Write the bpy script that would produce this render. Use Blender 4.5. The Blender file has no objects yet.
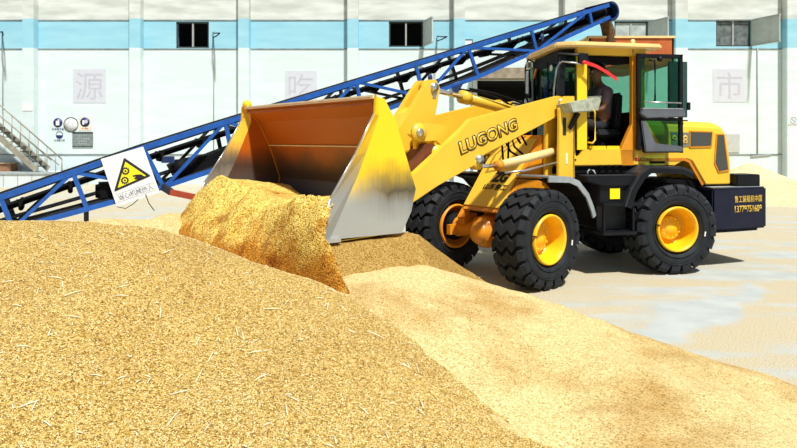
import bpy, bmesh, math, random
import numpy as np
from mathutils import Vector, Matrix, noise
R = math.radians
PI = math.pi
sc = bpy.context.scene
COL = sc.collection

# ------------------------------------------------------------------ camera, light, exposure
cam_d = bpy.data.cameras.new('camera')
cam = bpy.data.objects.new('camera', cam_d)
COL.objects.link(cam)
cam.location = (0, 0, 1.66)
cam.rotation_euler = (R(90), 0, 0)
cam_d.sensor_width = 36.0
cam_d.lens = 640.0 / 797.0 * 36.0
cam_d.shift_y = -(224.0 - 140.0) / 797.0
cam_d.clip_start = 0.05
cam_d.clip_end = 300
sc.camera = cam

world = bpy.data.worlds.new('sky')
sc.world = world
world.use_nodes = True
wn = world.node_tree.nodes
wn.clear()
w_out = wn.new('ShaderNodeOutputWorld')
w_bg = wn.new('ShaderNodeBackground')
w_bg.inputs['Color'].default_value = (0.80, 0.90, 1.0, 1)
w_bg.inputs['Strength'].default_value = 0.34
world.node_tree.links.new(w_bg.outputs[0], w_out.inputs[0])

sun_d = bpy.data.lights.new('sun', 'SUN')
sun_d.energy = 5.2
sun_d.angle = R(3.0)
sun_d.color = (1.0, 0.985, 0.94)
sun = bpy.data.objects.new('sun', sun_d)
COL.objects.link(sun)
to_sun = Vector((0.22, -0.46, 0.86)).normalized()
sun.rotation_euler = to_sun.to_track_quat('Z', 'Y').to_euler()
sun.location = (0, -5, 20)

sc.view_settings.view_transform = 'Standard'
sc.view_settings.look = 'None'
sc.view_settings.exposure = 0.2
sc.view_settings.gamma = 1.0
sc.view_settings.use_curve_mapping = False

# ------------------------------------------------------------------ materials
MATS = {}


def new_mat(name):
    m = bpy.data.materials.new(name)
    m.use_nodes = True
    n = m.node_tree.nodes
    return m, n, m.node_tree.links, n['Principled BSDF']


def rgba(c):
    return (c[0], c[1], c[2], 1.0)


def mat(name, col, rough=0.5, metal=0.0, var=0.12, scale=6.0, bump=0.0, bscale=40.0, spec=0.5):
    """plain procedural material with a little noise in colour and roughness"""
    if name in MATS:
        return MATS[name]
    m, n, l, b = new_mat(name)
    tc = n.new('ShaderNodeTexCoord')
    ns = n.new('ShaderNodeTexNoise')
    ns.inputs['Scale'].default_value = scale
    ns.inputs['Detail'].default_value = 6
    l.new(tc.outputs['Object'], ns.inputs['Vector'])
    r = n.new('ShaderNodeValToRGB')
    r.color_ramp.elements[0].position = 0.3
    r.color_ramp.elements[1].position = 0.7
    r.color_ramp.elements[0].color = rgba([c * (1 - var) for c in col])
    r.color_ramp.elements[1].color = rgba([min(1, c * (1 + var * 0.6)) for c in col])
    l.new(ns.outputs['Fac'], r.inputs[0])
    l.new(r.outputs[0], b.inputs['Base Color'])
    b.inputs['Roughness'].default_value = rough
    b.inputs['Metallic'].default_value = metal
    b.inputs['Specular IOR Level'].default_value = spec
    if bump:
        n2 = n.new('ShaderNodeTexNoise')
        n2.inputs['Scale'].default_value = bscale
        n2.inputs['Detail'].default_value = 4
        l.new(tc.outputs['Object'], n2.inputs['Vector'])
        bp = n.new('ShaderNodeBump')
        bp.inputs['Strength'].default_value = bump
        bp.inputs['Distance'].default_value = 0.01
        l.new(n2.outputs['Fac'], bp.inputs['Height'])
        l.new(bp.outputs[0], b.inputs['Normal'])
    MATS[name] = m
    return m


YEL = mat('loader_yellow', (0.80, 0.50, 0.035), 0.35, var=0.07, scale=3)
YELB = mat('bucket_bright_yellow', (0.95, 0.62, 0.01), 0.4, var=0.06)
ORA = mat('chassis_orange', (0.72, 0.27, 0.012), 0.4, var=0.12, scale=5)
CREAM = mat('pale_cream', (0.85, 0.62, 0.26), 0.5, var=0.08)  # pale cream for roof, near lift cylinder, bucket seam and hopper rim
BLK = mat('satin_black', (0.006, 0.007, 0.010), 0.45, var=0.3, spec=0.25)
BLKM = mat('matt_black', (0.004, 0.004, 0.005), 0.7, var=0.3, spec=0.15)
NAVY = mat('dark_navy_paint', (0.008, 0.010, 0.026), 0.5, var=0.3, spec=0.25)
RUB = mat('tyre_rubber', (0.013, 0.016, 0.020), 0.7, var=0.5, scale=9, bump=0.3, bscale=60, spec=0.3)
GREY = mat('faded_grey_plastic', (0.30, 0.33, 0.34), 0.5, var=0.25)
DGREY = mat('dark_grey_plastic', (0.025, 0.028, 0.035), 0.45, var=0.3, spec=0.3)
RIMY = mat('rim_yellow', (0.95, 0.50, 0.008), 0.35, var=0.1, scale=9)
STEEL = mat('bare_steel', (0.55, 0.55, 0.54), 0.3, 0.8, var=0.2)
CHROME = mat('chromed_rod', (0.75, 0.75, 0.75), 0.15, 0.9, var=0.05)
BLUE = mat('conveyor_blue', (0.012, 0.095, 0.40), 0.4, var=0.25, scale=8)
DBLUE = mat('dark_blue_paint', (0.008, 0.03, 0.12), 0.5, var=0.3)
RUST = mat('hopper_rust_red', (0.50, 0.11, 0.018), 0.6, var=0.25, scale=4)
REDP = mat('red_brown_paint', (0.35, 0.05, 0.02), 0.5, var=0.25)
RIBR = mat('ribbon_red', (0.8, 0.02, 0.02), 0.6, var=0.2)
WHITE = mat('white_board', (0.82, 0.83, 0.80), 0.5, var=0.06, scale=9)
INKB = mat('ink_black', (0.015, 0.012, 0.02), 0.6, var=0.1)
INKN = mat('ink_navy', (0.02, 0.025, 0.14), 0.5, var=0.1)
INKG = mat('ink_gold', (0.75, 0.48, 0.06), 0.5, var=0.15)
INKR = mat('ink_red', (0.65, 0.03, 0.02), 0.5, var=0.1)
SIGY = mat('sign_yellow', (0.90, 0.78, 0.02), 0.4, var=0.08)
REFY = mat('reflector_yellow', (0.95, 0.78, 0.0), 0.3, var=0.05)
PLAQ = mat('faded_plaque', (0.58, 0.60, 0.66), 0.7, var=0.05)
PLAQI = mat('faded_plaque_ink', (0.49, 0.49, 0.55), 0.7, var=0.05)
SIGNG = mat('grey_notice', (0.20, 0.24, 0.23), 0.6, var=0.3, scale=14)
SKIN = mat('skin', (0.30, 0.14, 0.08), 0.55, var=0.1)
SHIRT = mat('shirt_mauve', (0.20, 0.14, 0.19), 0.8, var=0.2)
TROU = mat('trousers_dark', (0.02, 0.022, 0.03), 0.8, var=0.2)
HAIR = mat('hair_black', (0.008, 0.007, 0.006), 0.6, var=0.2)
SEATM = mat('seat_vinyl', (0.015, 0.02, 0.03), 0.6, var=0.2)
FALLG = mat('falling_grain', (0.12, 0.055, 0.015), 0.9, var=0.6, scale=30, bump=1.0)
STAIRM = mat('stair_steel', (0.30, 0.28, 0.22), 0.5, var=0.3)
LENS = mat('lamp_lens', (0.42, 0.44, 0.34), 0.25, var=0.35, scale=12)
SHUT = mat('shutter_grey', (0.50, 0.56, 0.54), 0.7, var=0.12)
GRILLE = mat('grille_mesh', (0.06, 0.065, 0.06), 0.6, var=0.6, scale=120)
MIRR = mat('mirror_face', (0.62, 0.66, 0.64), 0.15, 0.3, var=0.05)
TANB = mat('tan_lintel', (0.30, 0.25, 0.18), 0.8, var=0.35, scale=5)
DARKIN = mat('dark_interior', (0.006, 0.006, 0.006), 0.9, var=0.2)
CONC = mat('platform_concrete', (0.62, 0.67, 0.68), 0.8, var=0.12, scale=2)
STRAWM = mat("straw", (0.92, 0.86, 0.62), 0.7, var=0.2)


def glass(name, col, alpha):
    m, n, l, b = new_mat(name)
    n.remove(b)
    out = n['Material Output']
    tr = n.new('ShaderNodeBsdfTransparent')
    tr.inputs[0].default_value = rgba(col)
    gl = n.new('ShaderNodeBsdfGlossy')
    gl.inputs['Roughness'].default_value = 0.05
    gl.inputs['Color'].default_value = (0.8, 0.9, 0.9, 1)
    lw = n.new('ShaderNodeLayerWeight')
    lw.inputs[0].default_value = 0.25
    fr = n.new('ShaderNodeMath')
    fr.operation = 'MULTIPLY_ADD'
    fr.inputs[1].default_value = 0.10
    fr.inputs[2].default_value = 0.01
    l.new(lw.outputs['Facing'], fr.inputs[0])
    mx = n.new('ShaderNodeMixShader')
    l.new(fr.outputs[0], mx.inputs[0])
    l.new(tr.outputs[0], mx.inputs[1])
    l.new(gl.outputs[0], mx.inputs[2])
    l.new(mx.outputs[0], out.inputs[0])
    MATS[name] = m
    return m


GLASS = glass('cab_glass_green', (0.38, 0.64, 0.54), 0.5)
GLASSD = glass('cab_glass_dark', (0.26, 0.48, 0.40), 0.5)


def wall_mat():
    m, n, l, b = new_mat('painted_wall')
    tc = n.new('ShaderNodeTexCoord')
    sep = n.new('ShaderNodeSeparateXYZ')
    l.new(tc.outputs['Object'], sep.inputs[0])
    # faint stretched streaks of dirt
    mp = n.new('ShaderNodeMapping')
    mp.inputs['Scale'].default_value = (0.35, 1, 1.6)
    l.new(tc.outputs['Object'], mp.inputs[0])
    ns = n.new('ShaderNodeTexNoise')
    ns.inputs['Scale'].default_value = 2.2
    ns.inputs['Detail'].default_value = 8
    l.new(mp.outputs[0], ns.inputs['Vector'])
    base = n.new('ShaderNodeValToRGB')
    base.color_ramp.elements[0].position = 0.3
    base.color_ramp.elements[0].color = (0.60, 0.70, 0.69, 1)
    base.color_ramp.elements[1].position = 0.62
    base.color_ramp.elements[1].color = (0.66, 0.76, 0.76, 1)
    l.new(ns.outputs['Fac'], base.inputs[0])
    bl = n.new('ShaderNodeValToRGB')
    bl.color_ramp.elements[0].position = 0.3
    bl.color_ramp.elements[0].color = (0.26, 0.54, 0.66, 1)
    bl.color_ramp.elements[1].position = 0.7
    bl.color_ramp.elements[1].color = (0.34, 0.62, 0.72, 1)
    l.new(ns.outputs['Fac'], bl.inputs[0])
    up = n.new('ShaderNodeValToRGB')
    up.color_ramp.elements[0].position = 0.35
    up.color_ramp.elements[0].color = (0.50, 0.53, 0.48, 1)
    up.color_ramp.elements[1].position = 0.65
    up.color_ramp.elements[1].color = (0.70, 0.73, 0.69, 1)
    l.new(ns.outputs['Fac'], up.inputs[0])
    lo = n.new('ShaderNodeRGB')
    lo.outputs[0].default_value = (0.60, 0.69, 0.71, 1)

    def gt(z):
        a = n.new('ShaderNodeMath')
        a.operation = 'GREATER_THAN'
        a.inputs[1].default_value = z
        l.new(sep.outputs['Z'], a.inputs[0])
        return a.outputs[0]

    def mix(f, a, b_):
        x = n.new('ShaderNodeMix')
        x.data_type = 'RGBA'
        l.new(f, x.inputs[0])
        l.new(a, x.inputs[6])
        l.new(b_, x.inputs[7])
        return x.outputs[2]
    c = mix(gt(1.12), lo.outputs[0], base.outputs[0])
    c = mix(gt(5.07), c, bl.outputs[0])
    c = mix(gt(6.15), c, up.outputs[0])
    l.new(c, b.inputs['Base Color'])
    b.inputs['Roughness'].default_value = 0.9
    return m


WALLM = wall_mat()


def ground_mat():
    m, n, l, b = new_mat('yard_concrete_with_grain_film')
    tc = n.new('ShaderNodeTexCoord')
    co = tc.outputs['Object']

    def noise_(s, d=6, vec=None):
        q = n.new('ShaderNodeTexNoise')
        q.inputs['Scale'].default_value = s
        q.inputs['Detail'].default_value = d
        l.new(vec or co, q.inputs['Vector'])
        return q.outputs['Fac']

    def ramp(f, p0, c0, p1, c1):
        r = n.new('ShaderNodeValToRGB')
        r.color_ramp.elements[0].position = p0
        r.color_ramp.elements[0].color = c0
        r.color_ramp.elements[1].position = p1
        r.color_ramp.elements[1].color = c1
        l.new(f, r.inputs[0])
        return r.outputs[0]
    conc = ramp(noise_(3), 0.3, (0.36, 0.40, 0.40, 1), 0.7, (0.46, 0.49, 0.48, 1))
    grain = ramp(noise_(90, 2), 0.35, (0.32, 0.25, 0.13, 1), 0.62, (0.60, 0.52, 0.35, 1))
    # streaks swept by wheels
    mp = n.new('ShaderNodeMapping')
    mp.inputs['Rotation'].default_value = (0, 0, R(-30))
    mp.inputs['Scale'].default_value = (0.55, 2.4, 1)
    l.new(co, mp.inputs[0])
    st = noise_(0.9, 5, mp.outputs[0])
    fine = noise_(16, 3)
    ad = n.new('ShaderNodeMath')
    ad.operation = 'MULTIPLY_ADD'
    ad.inputs[1].default_value = 0.25
    l.new(fine, ad.inputs[0])
    l.new(st, ad.inputs[2])
    f = ramp(ad.outputs[0], 0.50, (0.12, 0.12, 0.12, 1), 0.66, (0.9, 0.9, 0.9, 1))
    # one long strip of bare concrete swept clean beside the grain bank
    dt = n.new('ShaderNodeVectorMath')
    dt.operation = 'DOT_PRODUCT'
    dt.inputs[1].default_value = (-0.707, 0.707, 0)
    l.new(co, dt.inputs[0])
    dl = n.new('ShaderNodeVectorMath')
    dl.operation = 'DOT_PRODUCT'
    dl.inputs[1].default_value = (0.707, 0.707, 0)
    l.new(co, dl.inputs[0])

    def mth(op, a, b_):
        q = n.new('ShaderNodeMath')
        q.operation = op
        for i, v_ in enumerate((a, b_)):
            if isinstance(v_, (int, float)):
                q.inputs[i].default_value = v_
            else:
                l.new(v_, q.inputs[i])
        return q.outputs[0]
    wob = mth('MULTIPLY', mth('SUBTRACT', noise_(1.8, 5), 0.5), 0.9)
    across = mth('ABSOLUTE', mth('ADD', mth('SUBTRACT', dt.outputs['Value'], 2.30), wob), 0)
    along = mth('MULTIPLY', mth('ABSOLUTE', mth('SUBTRACT', dl.outputs['Value'], 6.4), 0), 0.16)
    strip = ramp(mth('ADD', across, along), 0.26, (0.08, 0.08, 0.08, 1), 0.40, (1, 1, 1, 1))
    f = mth('MULTIPLY', f, strip)
    mx = n.new('ShaderNodeMix')
    mx.data_type = 'RGBA'
    l.new(f, mx.inputs[0])
    l.new(conc, mx.inputs[6])
    l.new(grain, mx.inputs[7])
    l.new(mx.outputs[2], b.inputs['Base Color'])
    b.inputs['Roughness'].default_value = 0.9
    bp = n.new('ShaderNodeBump')
    bp.inputs['Strength'].default_value = 0.5
    bp.inputs['Distance'].default_value = 0.01
    l.new(noise_(120, 2), bp.inputs['Height'])
    l.new(bp.outputs[0], b.inputs['Normal'])
    return m


def grain_mat(name, dark, mid, light, scale, patch=None, bump=0.8, low=None):
    """cells of single kernels, each with its own tone; optional larger patches of browner grain"""
    m, n, l, b = new_mat(name)
    tc = n.new('ShaderNodeTexCoord')
    co = tc.outputs['Object']
    v = n.new('ShaderNodeTexVoronoi')
    v.inputs['Scale'].default_value = scale
    l.new(co, v.inputs['Vector'])
    sp = n.new('ShaderNodeSeparateColor')
    l.new(v.outputs['Color'], sp.inputs[0])
    r = n.new('ShaderNodeValToRGB')
    r.color_ramp.elements[0].position = 0.0
    r.color_ramp.elements[0].color = rgba(dark)
    r.color_ramp.elements[1].position = 1.0
    r.color_ramp.elements[1].color = rgba(light)
    e = r.color_ramp.elements.new(0.35)
    e.color = rgba(mid)
    l.new(sp.outputs[0], r.inputs[0])
    colr = r.outputs[0]
    if patch:
        q = n.new('ShaderNodeTexNoise')
        q.inputs['Scale'].default_value = patch[1]
        q.inputs['Detail'].default_value = 7
        q.inputs['Roughness'].default_value = 0.65
        l.new(co, q.inputs['Vector'])
        rr = n.new('ShaderNodeValToRGB')
        rr.color_ramp.elements[0].position = patch[2]
        rr.color_ramp.elements[0].color = (0, 0, 0, 1)
        rr.color_ramp.elements[1].position = patch[3]
        rr.color_ramp.elements[1].color = (1, 1, 1, 1)
        l.new(q.outputs['Fac'], rr.inputs[0])
        x = n.new('ShaderNodeMix')
        x.data_type = 'RGBA'
        x.blend_type = 'MULTIPLY'
        l.new(rr.outputs[0], x.inputs[0])
        l.new(colr, x.inputs[6])
        x.inputs[7].default_value = rgba(patch[0])
        colr = x.outputs[2]
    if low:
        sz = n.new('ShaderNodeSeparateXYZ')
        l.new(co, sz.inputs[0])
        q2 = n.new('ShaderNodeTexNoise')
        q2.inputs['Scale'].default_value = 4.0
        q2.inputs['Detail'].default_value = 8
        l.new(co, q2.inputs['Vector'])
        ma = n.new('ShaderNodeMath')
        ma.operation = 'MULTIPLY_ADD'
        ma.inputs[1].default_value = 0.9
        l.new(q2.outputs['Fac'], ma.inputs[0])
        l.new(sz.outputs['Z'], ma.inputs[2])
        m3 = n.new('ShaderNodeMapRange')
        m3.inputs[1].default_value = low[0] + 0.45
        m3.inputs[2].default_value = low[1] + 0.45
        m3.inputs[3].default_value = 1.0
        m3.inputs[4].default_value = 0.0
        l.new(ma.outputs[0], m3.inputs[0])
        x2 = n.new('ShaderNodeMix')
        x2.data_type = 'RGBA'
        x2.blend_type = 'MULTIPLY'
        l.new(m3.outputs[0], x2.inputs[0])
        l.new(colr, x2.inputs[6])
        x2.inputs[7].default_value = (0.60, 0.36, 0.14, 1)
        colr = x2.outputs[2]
    l.new(colr, b.inputs['Base Color'])
    b.inputs['Roughness'].default_value = 0.8
    b.inputs['Specular IOR Level'].default_value = 0.2
    bp = n.new('ShaderNodeBump')
    bp.inputs['Strength'].default_value = bump
    bp.inputs['Distance'].default_value = 0.012
    inv = n.new('ShaderNodeMath')
    inv.operation = 'SUBTRACT'
    inv.inputs[0].default_value = 1.0
    l.new(v.outputs['Distance'], inv.inputs[1])
    l.new(inv.outputs[0], bp.inputs['Height'])
    l.new(bp.outputs[0], b.inputs['Normal'])
    MATS[name] = m
    return m


G_FORE = grain_mat('coarse_grain', (0.18, 0.085, 0.010), (0.46, 0.28, 0.05), (0.76, 0.58, 0.22), 120,
                   ((0.80, 0.72, 0.60), 1.3, 0.45, 0.75))
G_PALE = grain_mat('pale_grain', (0.33, 0.22, 0.06), (0.62, 0.47, 0.20), (0.82, 0.68, 0.36), 150,
                   ((0.70, 0.55, 0.36), 1.1, 0.46, 0.66), 0.6)
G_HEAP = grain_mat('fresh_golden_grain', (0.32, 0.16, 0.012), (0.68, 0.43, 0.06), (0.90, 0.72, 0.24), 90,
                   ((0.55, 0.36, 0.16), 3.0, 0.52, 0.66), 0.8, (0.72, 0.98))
G_FAR = grain_mat('distant_grain', (0.45, 0.34, 0.18), (0.62, 0.50, 0.28), (0.72, 0.62, 0.40), 40)


def single_grain_mat():
    m, n, l, b = new_mat('single_kernels')
    g = n.new('ShaderNodeNewGeometry')
    r = n.new('ShaderNodeValToRGB')
    r.color_ramp.elements[0].color = (0.13, 0.055, 0.008, 1)
    r.color_ramp.elements[1].color = (0.98, 0.90, 0.60, 1)
    e = r.color_ramp.elements.new(0.3)
    e.color = (0.55, 0.34, 0.07, 1)
    e = r.color_ramp.elements.new(0.75)
    e.color = (0.82, 0.65, 0.28, 1)
    l.new(g.outputs['Random Per Island'], r.inputs[0])
    l.new(r.outputs[0], b.inputs['Base Color'])
    b.inputs['Roughness'].default_value = 0.5
    return m


def wear_mat(name, paint, steel, z_lo, z_hi, soot, u_soot=None):
    """paint worn to bare steel below a soft ragged line, with a sooty patch along the edge of the wear"""
    m, n, l, b = new_mat(name)
    tc = n.new('ShaderNodeTexCoord')
    sp = n.new('ShaderNodeSeparateXYZ')
    l.new(tc.outputs['Object'], sp.inputs[0])

    def noise_(scale, vec, detail=6):
        q = n.new('ShaderNodeTexNoise')
        q.inputs['Scale'].default_value = scale
        q.inputs['Detail'].default_value = detail
        l.new(vec, q.inputs['Vector'])
        return q.outputs['Fac']
    mp = n.new('ShaderNodeMapping')
    mp.inputs['Scale'].default_value = (26, 26, 2.5)
    l.new(tc.outputs['Object'], mp.inputs[0])

    def madd(x, k, y):
        q = n.new('ShaderNodeMath')
        q.operation = 'MULTIPLY_ADD'
        q.inputs[1].default_value = k
        l.new(x, q.inputs[0])
        l.new(y, q.inputs[2])
        return q.outputs[0]
    lev = madd(noise_(2.5, tc.outputs['Object']), 0.30, sp.outputs['Z'])
    lev = madd(noise_(1.5, mp.outputs[0]), 0.10, lev)      # mean offset +0.20
    mr = n.new('ShaderNodeMapRange')
    mr.interpolation_type = 'SMOOTHSTEP'
    mr.inputs[1].default_value = z_lo + 0.20
    mr.inputs[2].default_value = z_hi + 0.20
    l.new(lev, mr.inputs[0])
    mx = n.new('ShaderNodeMix')
    mx.data_type = 'RGBA'
    l.new(mr.outputs[0], mx.inputs[0])
    mx.inputs[6].default_value = rgba(steel)
    mx.inputs[7].default_value = rgba(paint)
    # soot: a hump around the wear line
    hump = n.new('ShaderNodeValToRGB')
    e = hump.color_ramp.elements
    e[0].position = 0.0
    e[0].color = (0, 0, 0, 1)
    e[1].position = 1.0
    e[1].color = (0, 0, 0, 1)
    for p_, c_ in ((0.30, 0.35), (0.52, 1.0), (0.70, 0.8)):
        q = e.new(p_)
        q.color = (c_, c_, c_, 1)
    mr2 = n.new('ShaderNodeMapRange')
    mr2.inputs[1].default_value = z_lo + 0.05
    mr2.inputs[2].default_value = z_hi + 0.27
    l.new(lev, mr2.inputs[0])
    l.new(mr2.outputs[0], hump.inputs[0])
    fac = hump.outputs[0]
    k = n.new('ShaderNodeMath')
    k.operation = 'MULTIPLY'
    k.inputs[1].default_value = soot
    l.new(fac, k.inputs[0])
    fac = k.outputs[0]
    if u_soot:
        um = n.new('ShaderNodeMapRange')
        um.inputs[1].default_value = u_soot[0]
        um.inputs[2].default_value = u_soot[1]
        um.inputs[3].default_value = 1.0
        um.inputs[4].default_value = 0.0
        l.new(sp.outputs['X'], um.inputs[0])
        k2 = n.new('ShaderNodeMath')
        k2.operation = 'MULTIPLY'
        l.new(fac, k2.inputs[0])
        l.new(um.outputs[0], k2.inputs[1])
        fac = k2.outputs[0]
    m2 = n.new('ShaderNodeMix')
    m2.data_type = 'RGBA'
    l.new(fac, m2.inputs[0])
    l.new(mx.outputs[2], m2.inputs[6])
    m2.inputs[7].default_value = (0.03, 0.026, 0.02, 1)
    l.new(m2.outputs[2], b.inputs['Base Color'])
    b.inputs['Roughness'].default_value = 0.45
    MATS[name] = m
    return m


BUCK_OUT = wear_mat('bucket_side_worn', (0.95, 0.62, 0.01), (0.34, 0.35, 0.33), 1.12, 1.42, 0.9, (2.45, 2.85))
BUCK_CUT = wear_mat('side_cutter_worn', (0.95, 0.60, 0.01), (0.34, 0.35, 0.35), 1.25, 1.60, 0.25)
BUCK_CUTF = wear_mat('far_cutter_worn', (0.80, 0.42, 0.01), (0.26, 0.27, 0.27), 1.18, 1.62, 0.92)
BUCK_IN = wear_mat('bucket_inside_shaded_worn', (0.50, 0.105, 0.002), (0.07, 0.07, 0.075), 1.15, 1.55, 0.85)  # paint darkened for the shade inside the bucket; worn to steel low down

# ------------------------------------------------------------------ mesh helpers


class MB:
    """collects shapes into one mesh; every shape may have its own material slot"""

    def __init__(s):
        s.v = []
        s.f = []
        s.mi = []
        s.sm = []
        s.mats = []

    def slot(s, m):
        if m not in s.mats:
            s.mats.append(m)
        return s.mats.index(m)

    def add(s, vs, fs, m, smooth=False):
        o = len(s.v)
        k = s.slot(m)
        s.v += [tuple(p) for p in vs]
        for f in fs:
            s.f.append(tuple(i + o for i in f))
            s.mi.append(k)
            s.sm.append(smooth)
        return s

    def box(s, a, b, m, M=None):
        x0, y0, z0 = [min(a[i], b[i]) for i in range(3)]
        x1, y1, z1 = [max(a[i], b[i]) for i in range(3)]
        vs = [(x0, y0, z0), (x1, y0, z0), (x1, y1, z0), (x0, y1, z0), (x0, y0, z1), (x1, y0, z1), (x1, y1, z1), (x0, y1, z1)]
        if M is not None:
            vs = [M @ Vector(v) for v in vs]
        return s.add(vs, [(0, 3, 2, 1), (4, 5, 6, 7), (0, 1, 5, 4), (1, 2, 6, 5), (2, 3, 7, 6), (3, 0, 4, 7)], m)

    def prism(s, pts, v0, v1, m, plane='uz'):
        """pts in (u,z) pushed along v, or (u,v) pushed along z"""
        if plane == 'uz':
            A = [(p[0], v0, p[1]) for p in pts]
            B = [(p[0], v1, p[1]) for p in pts]
        elif plane == 'uv':
            A = [(p[0], p[1], v0) for p in pts]
            B = [(p[0], p[1], v1) for p in pts]
        else:
            A = [(v0, p[0], p[1]) for p in pts]
            B = [(v1, p[0], p[1]) for p in pts]
        n = len(pts)
        return s.add(A + B, [tuple(range(n))[::-1], tuple(range(n, 2 * n))] + [(i, (i + 1) % n, n + (i + 1) % n, n + i) for i in range(n)], m)

    def strip(s, path, v0, v1, t, m):
        """a plate of thickness t following a (u,z) path, wide from v0 to v1"""
        n = len(path)
        off = []
        for i in range(n):
            a = Vector(path[max(0, i - 1)])
            b = Vector(path[min(n - 1, i + 1)])
            d = (b - a).normalized()
            off.append(Vector(path[i]) + Vector((-d.y, d.x)) * t)
        return s.prism(list(path) + [tuple(o) for o in off[::-1]], v0, v1, m)

    def tube(s, pts, r, m, n=10, cap=True, smooth=True):
        pts = [Vector(p) for p in pts]
        rs = r if isinstance(r, (list, tuple)) else [r] * len(pts)
        vs = []
        ref = None
        for i, p in enumerate(pts):
            d = (pts[min(i + 1, len(pts) - 1)] - pts[max(i - 1, 0)]).normalized()
            if ref is None:
                ref = Vector((0, 0, 1)) if abs(d.z) < 0.9 else Vector((1, 0, 0))
            x = d.cross(ref).normalized()
            y = d.cross(x).normalized()
            ref = -y if False else ref
            for k in range(n):
                a = 2 * PI * k / n
                vs.append(p + (x * math.cos(a) + y * math.sin(a)) * rs[i])
        fs = []
        for i in range(len(pts) - 1):
            for k in range(n):
                a = i * n + k
                b = i * n + (k + 1) % n
                fs.append((a, b, b + n, a + n))
        if cap:
            fs.append(tuple(range(n))[::-1])
            fs.append(tuple(range((len(pts) - 1) * n, len(pts) * n)))
        return s.add(vs, fs, m, smooth)

    def bar(s, a, b, w, h, m, up=(0, 0, 1)):
        """square bar from a to b: w sideways, h along up"""
        a = Vector(a)
        b = Vector(b)
        d = (b - a).normalized()
        u = Vector(up)
        x = d.cross(u)
        if x.length < 1e-4:
            x = d.cross(Vector((0, 1, 0)))
        x.normalize()
        y = x.cross(d).normalized()
        vs = []
        for p in (a, b):
            for i, j in ((-1, -1), (1, -1), (1, 1), (-1, 1)):
                vs.append(p + x * (w / 2 * i) + y * (h / 2 * j))
        return s.add(vs, [(3, 2, 1, 0), (4, 5, 6, 7), (0, 1, 5, 4), (1, 2, 6, 5), (2, 3, 7, 6), (3, 0, 4, 7)], m)

    def lathe(s, prof, m, n=40, c=(0, 0, 0), axis='y', smooth=True, cap=True):
        """prof: (axial, radius) list"""
        vs = []
        for (a, r) in prof:
            for k in range(n):
                t = 2 * PI * k / n
                x, z = r * math.cos(t), r * math.sin(t)
                vs.append((c[0] + x, c[1] + a, c[2] + z) if axis == 'y' else ((c[0] + a, c[1] + x, c[2] + z) if axis == 'x' else (c[0] + x, c[1] + z, c[2] + a)))
        fs = []
        for i in range(len(prof) - 1):
            for k in range(n):
                a = i * n + k
                b = i * n + (k + 1) % n
                fs.append((a, a + n, b + n, b))
        if cap and prof[0][1] > 1e-5:
            fs.append(tuple(range(n)))
        if cap and prof[-1][1] > 1e-5:
            fs.append(tuple(range((len(prof) - 1) * n, len(prof) * n))[::-1])
        return s.add(vs, fs, m, smooth)

    def ball(s, c, r, m, n=14, sq=(1, 1, 1)):
        prof = []
        vs = []
        for i in range(n // 2 + 1):
            t = PI * i / (n // 2)
            for k in range(n):
                p = 2 * PI * k / n
                vs.append((c[0] + r * sq[0] * math.sin(t) * math.cos(p), c[1] + r * sq[1] * math.sin(t) * math.sin(p), c[2] + r * sq[2] * math.cos(t)))
        fs = []
        for i in range(n // 2):
            for k in range(n):
                a = i * n + k
                b = i * n + (k + 1) % n
                fs.append((a, a + n, b + n, b))
        return s.add(vs, fs, m, True)

    def build(s, name, parent=None, M=None, bevel=0.0, kind=None, label=None):
        me = bpy.data.meshes.new(name)
        me.from_pydata(s.v, [], s.f)
        for m in s.mats:
            me.materials.append(m)
        me.polygons.foreach_set('material_index', s.mi)
        me.polygons.foreach_set('use_smooth', s.sm)
        me.update()
        bm = bmesh.new()
        bm.from_mesh(me)
        bmesh.ops.remove_doubles(bm, verts=bm.verts, dist=1e-5)
        bmesh.ops.recalc_face_normals(bm, faces=bm.faces)
        if bevel:
            es = [e for e in bm.edges if len(e.link_faces) == 2 and e.calc_face_angle(0) > 0.6]
            bmesh.ops.bevel(bm, geom=es, offset=bevel, segments=2, affect='EDGES', clamp_overlap=True)
        bm.to_mesh(me)
        bm.free()
        o = bpy.data.objects.new(name, me)
        COL.objects.link(o)
        if parent is not None:
            o.parent = parent
        if M is not None:
            o.matrix_local = M
        if kind:
            o['kind'] = kind
        if label:
            o['label'] = label
        return o


def tag(o, label, cat, group=None, kind=None):
    o['label'] = label
    o['category'] = cat
    if group:
        o['group'] = group
    if kind:
        o['kind'] = kind
    return o


def thing(name, label, cat, loc=(0, 0, 0), rotz=0, group=None):
    o = bpy.data.objects.new(name, None)
    o.empty_display_size = 0.2
    COL.objects.link(o)
    o.location = loc
    o.rotation_euler = (0, 0, rotz)
    return tag(o, label, cat, group)


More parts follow.
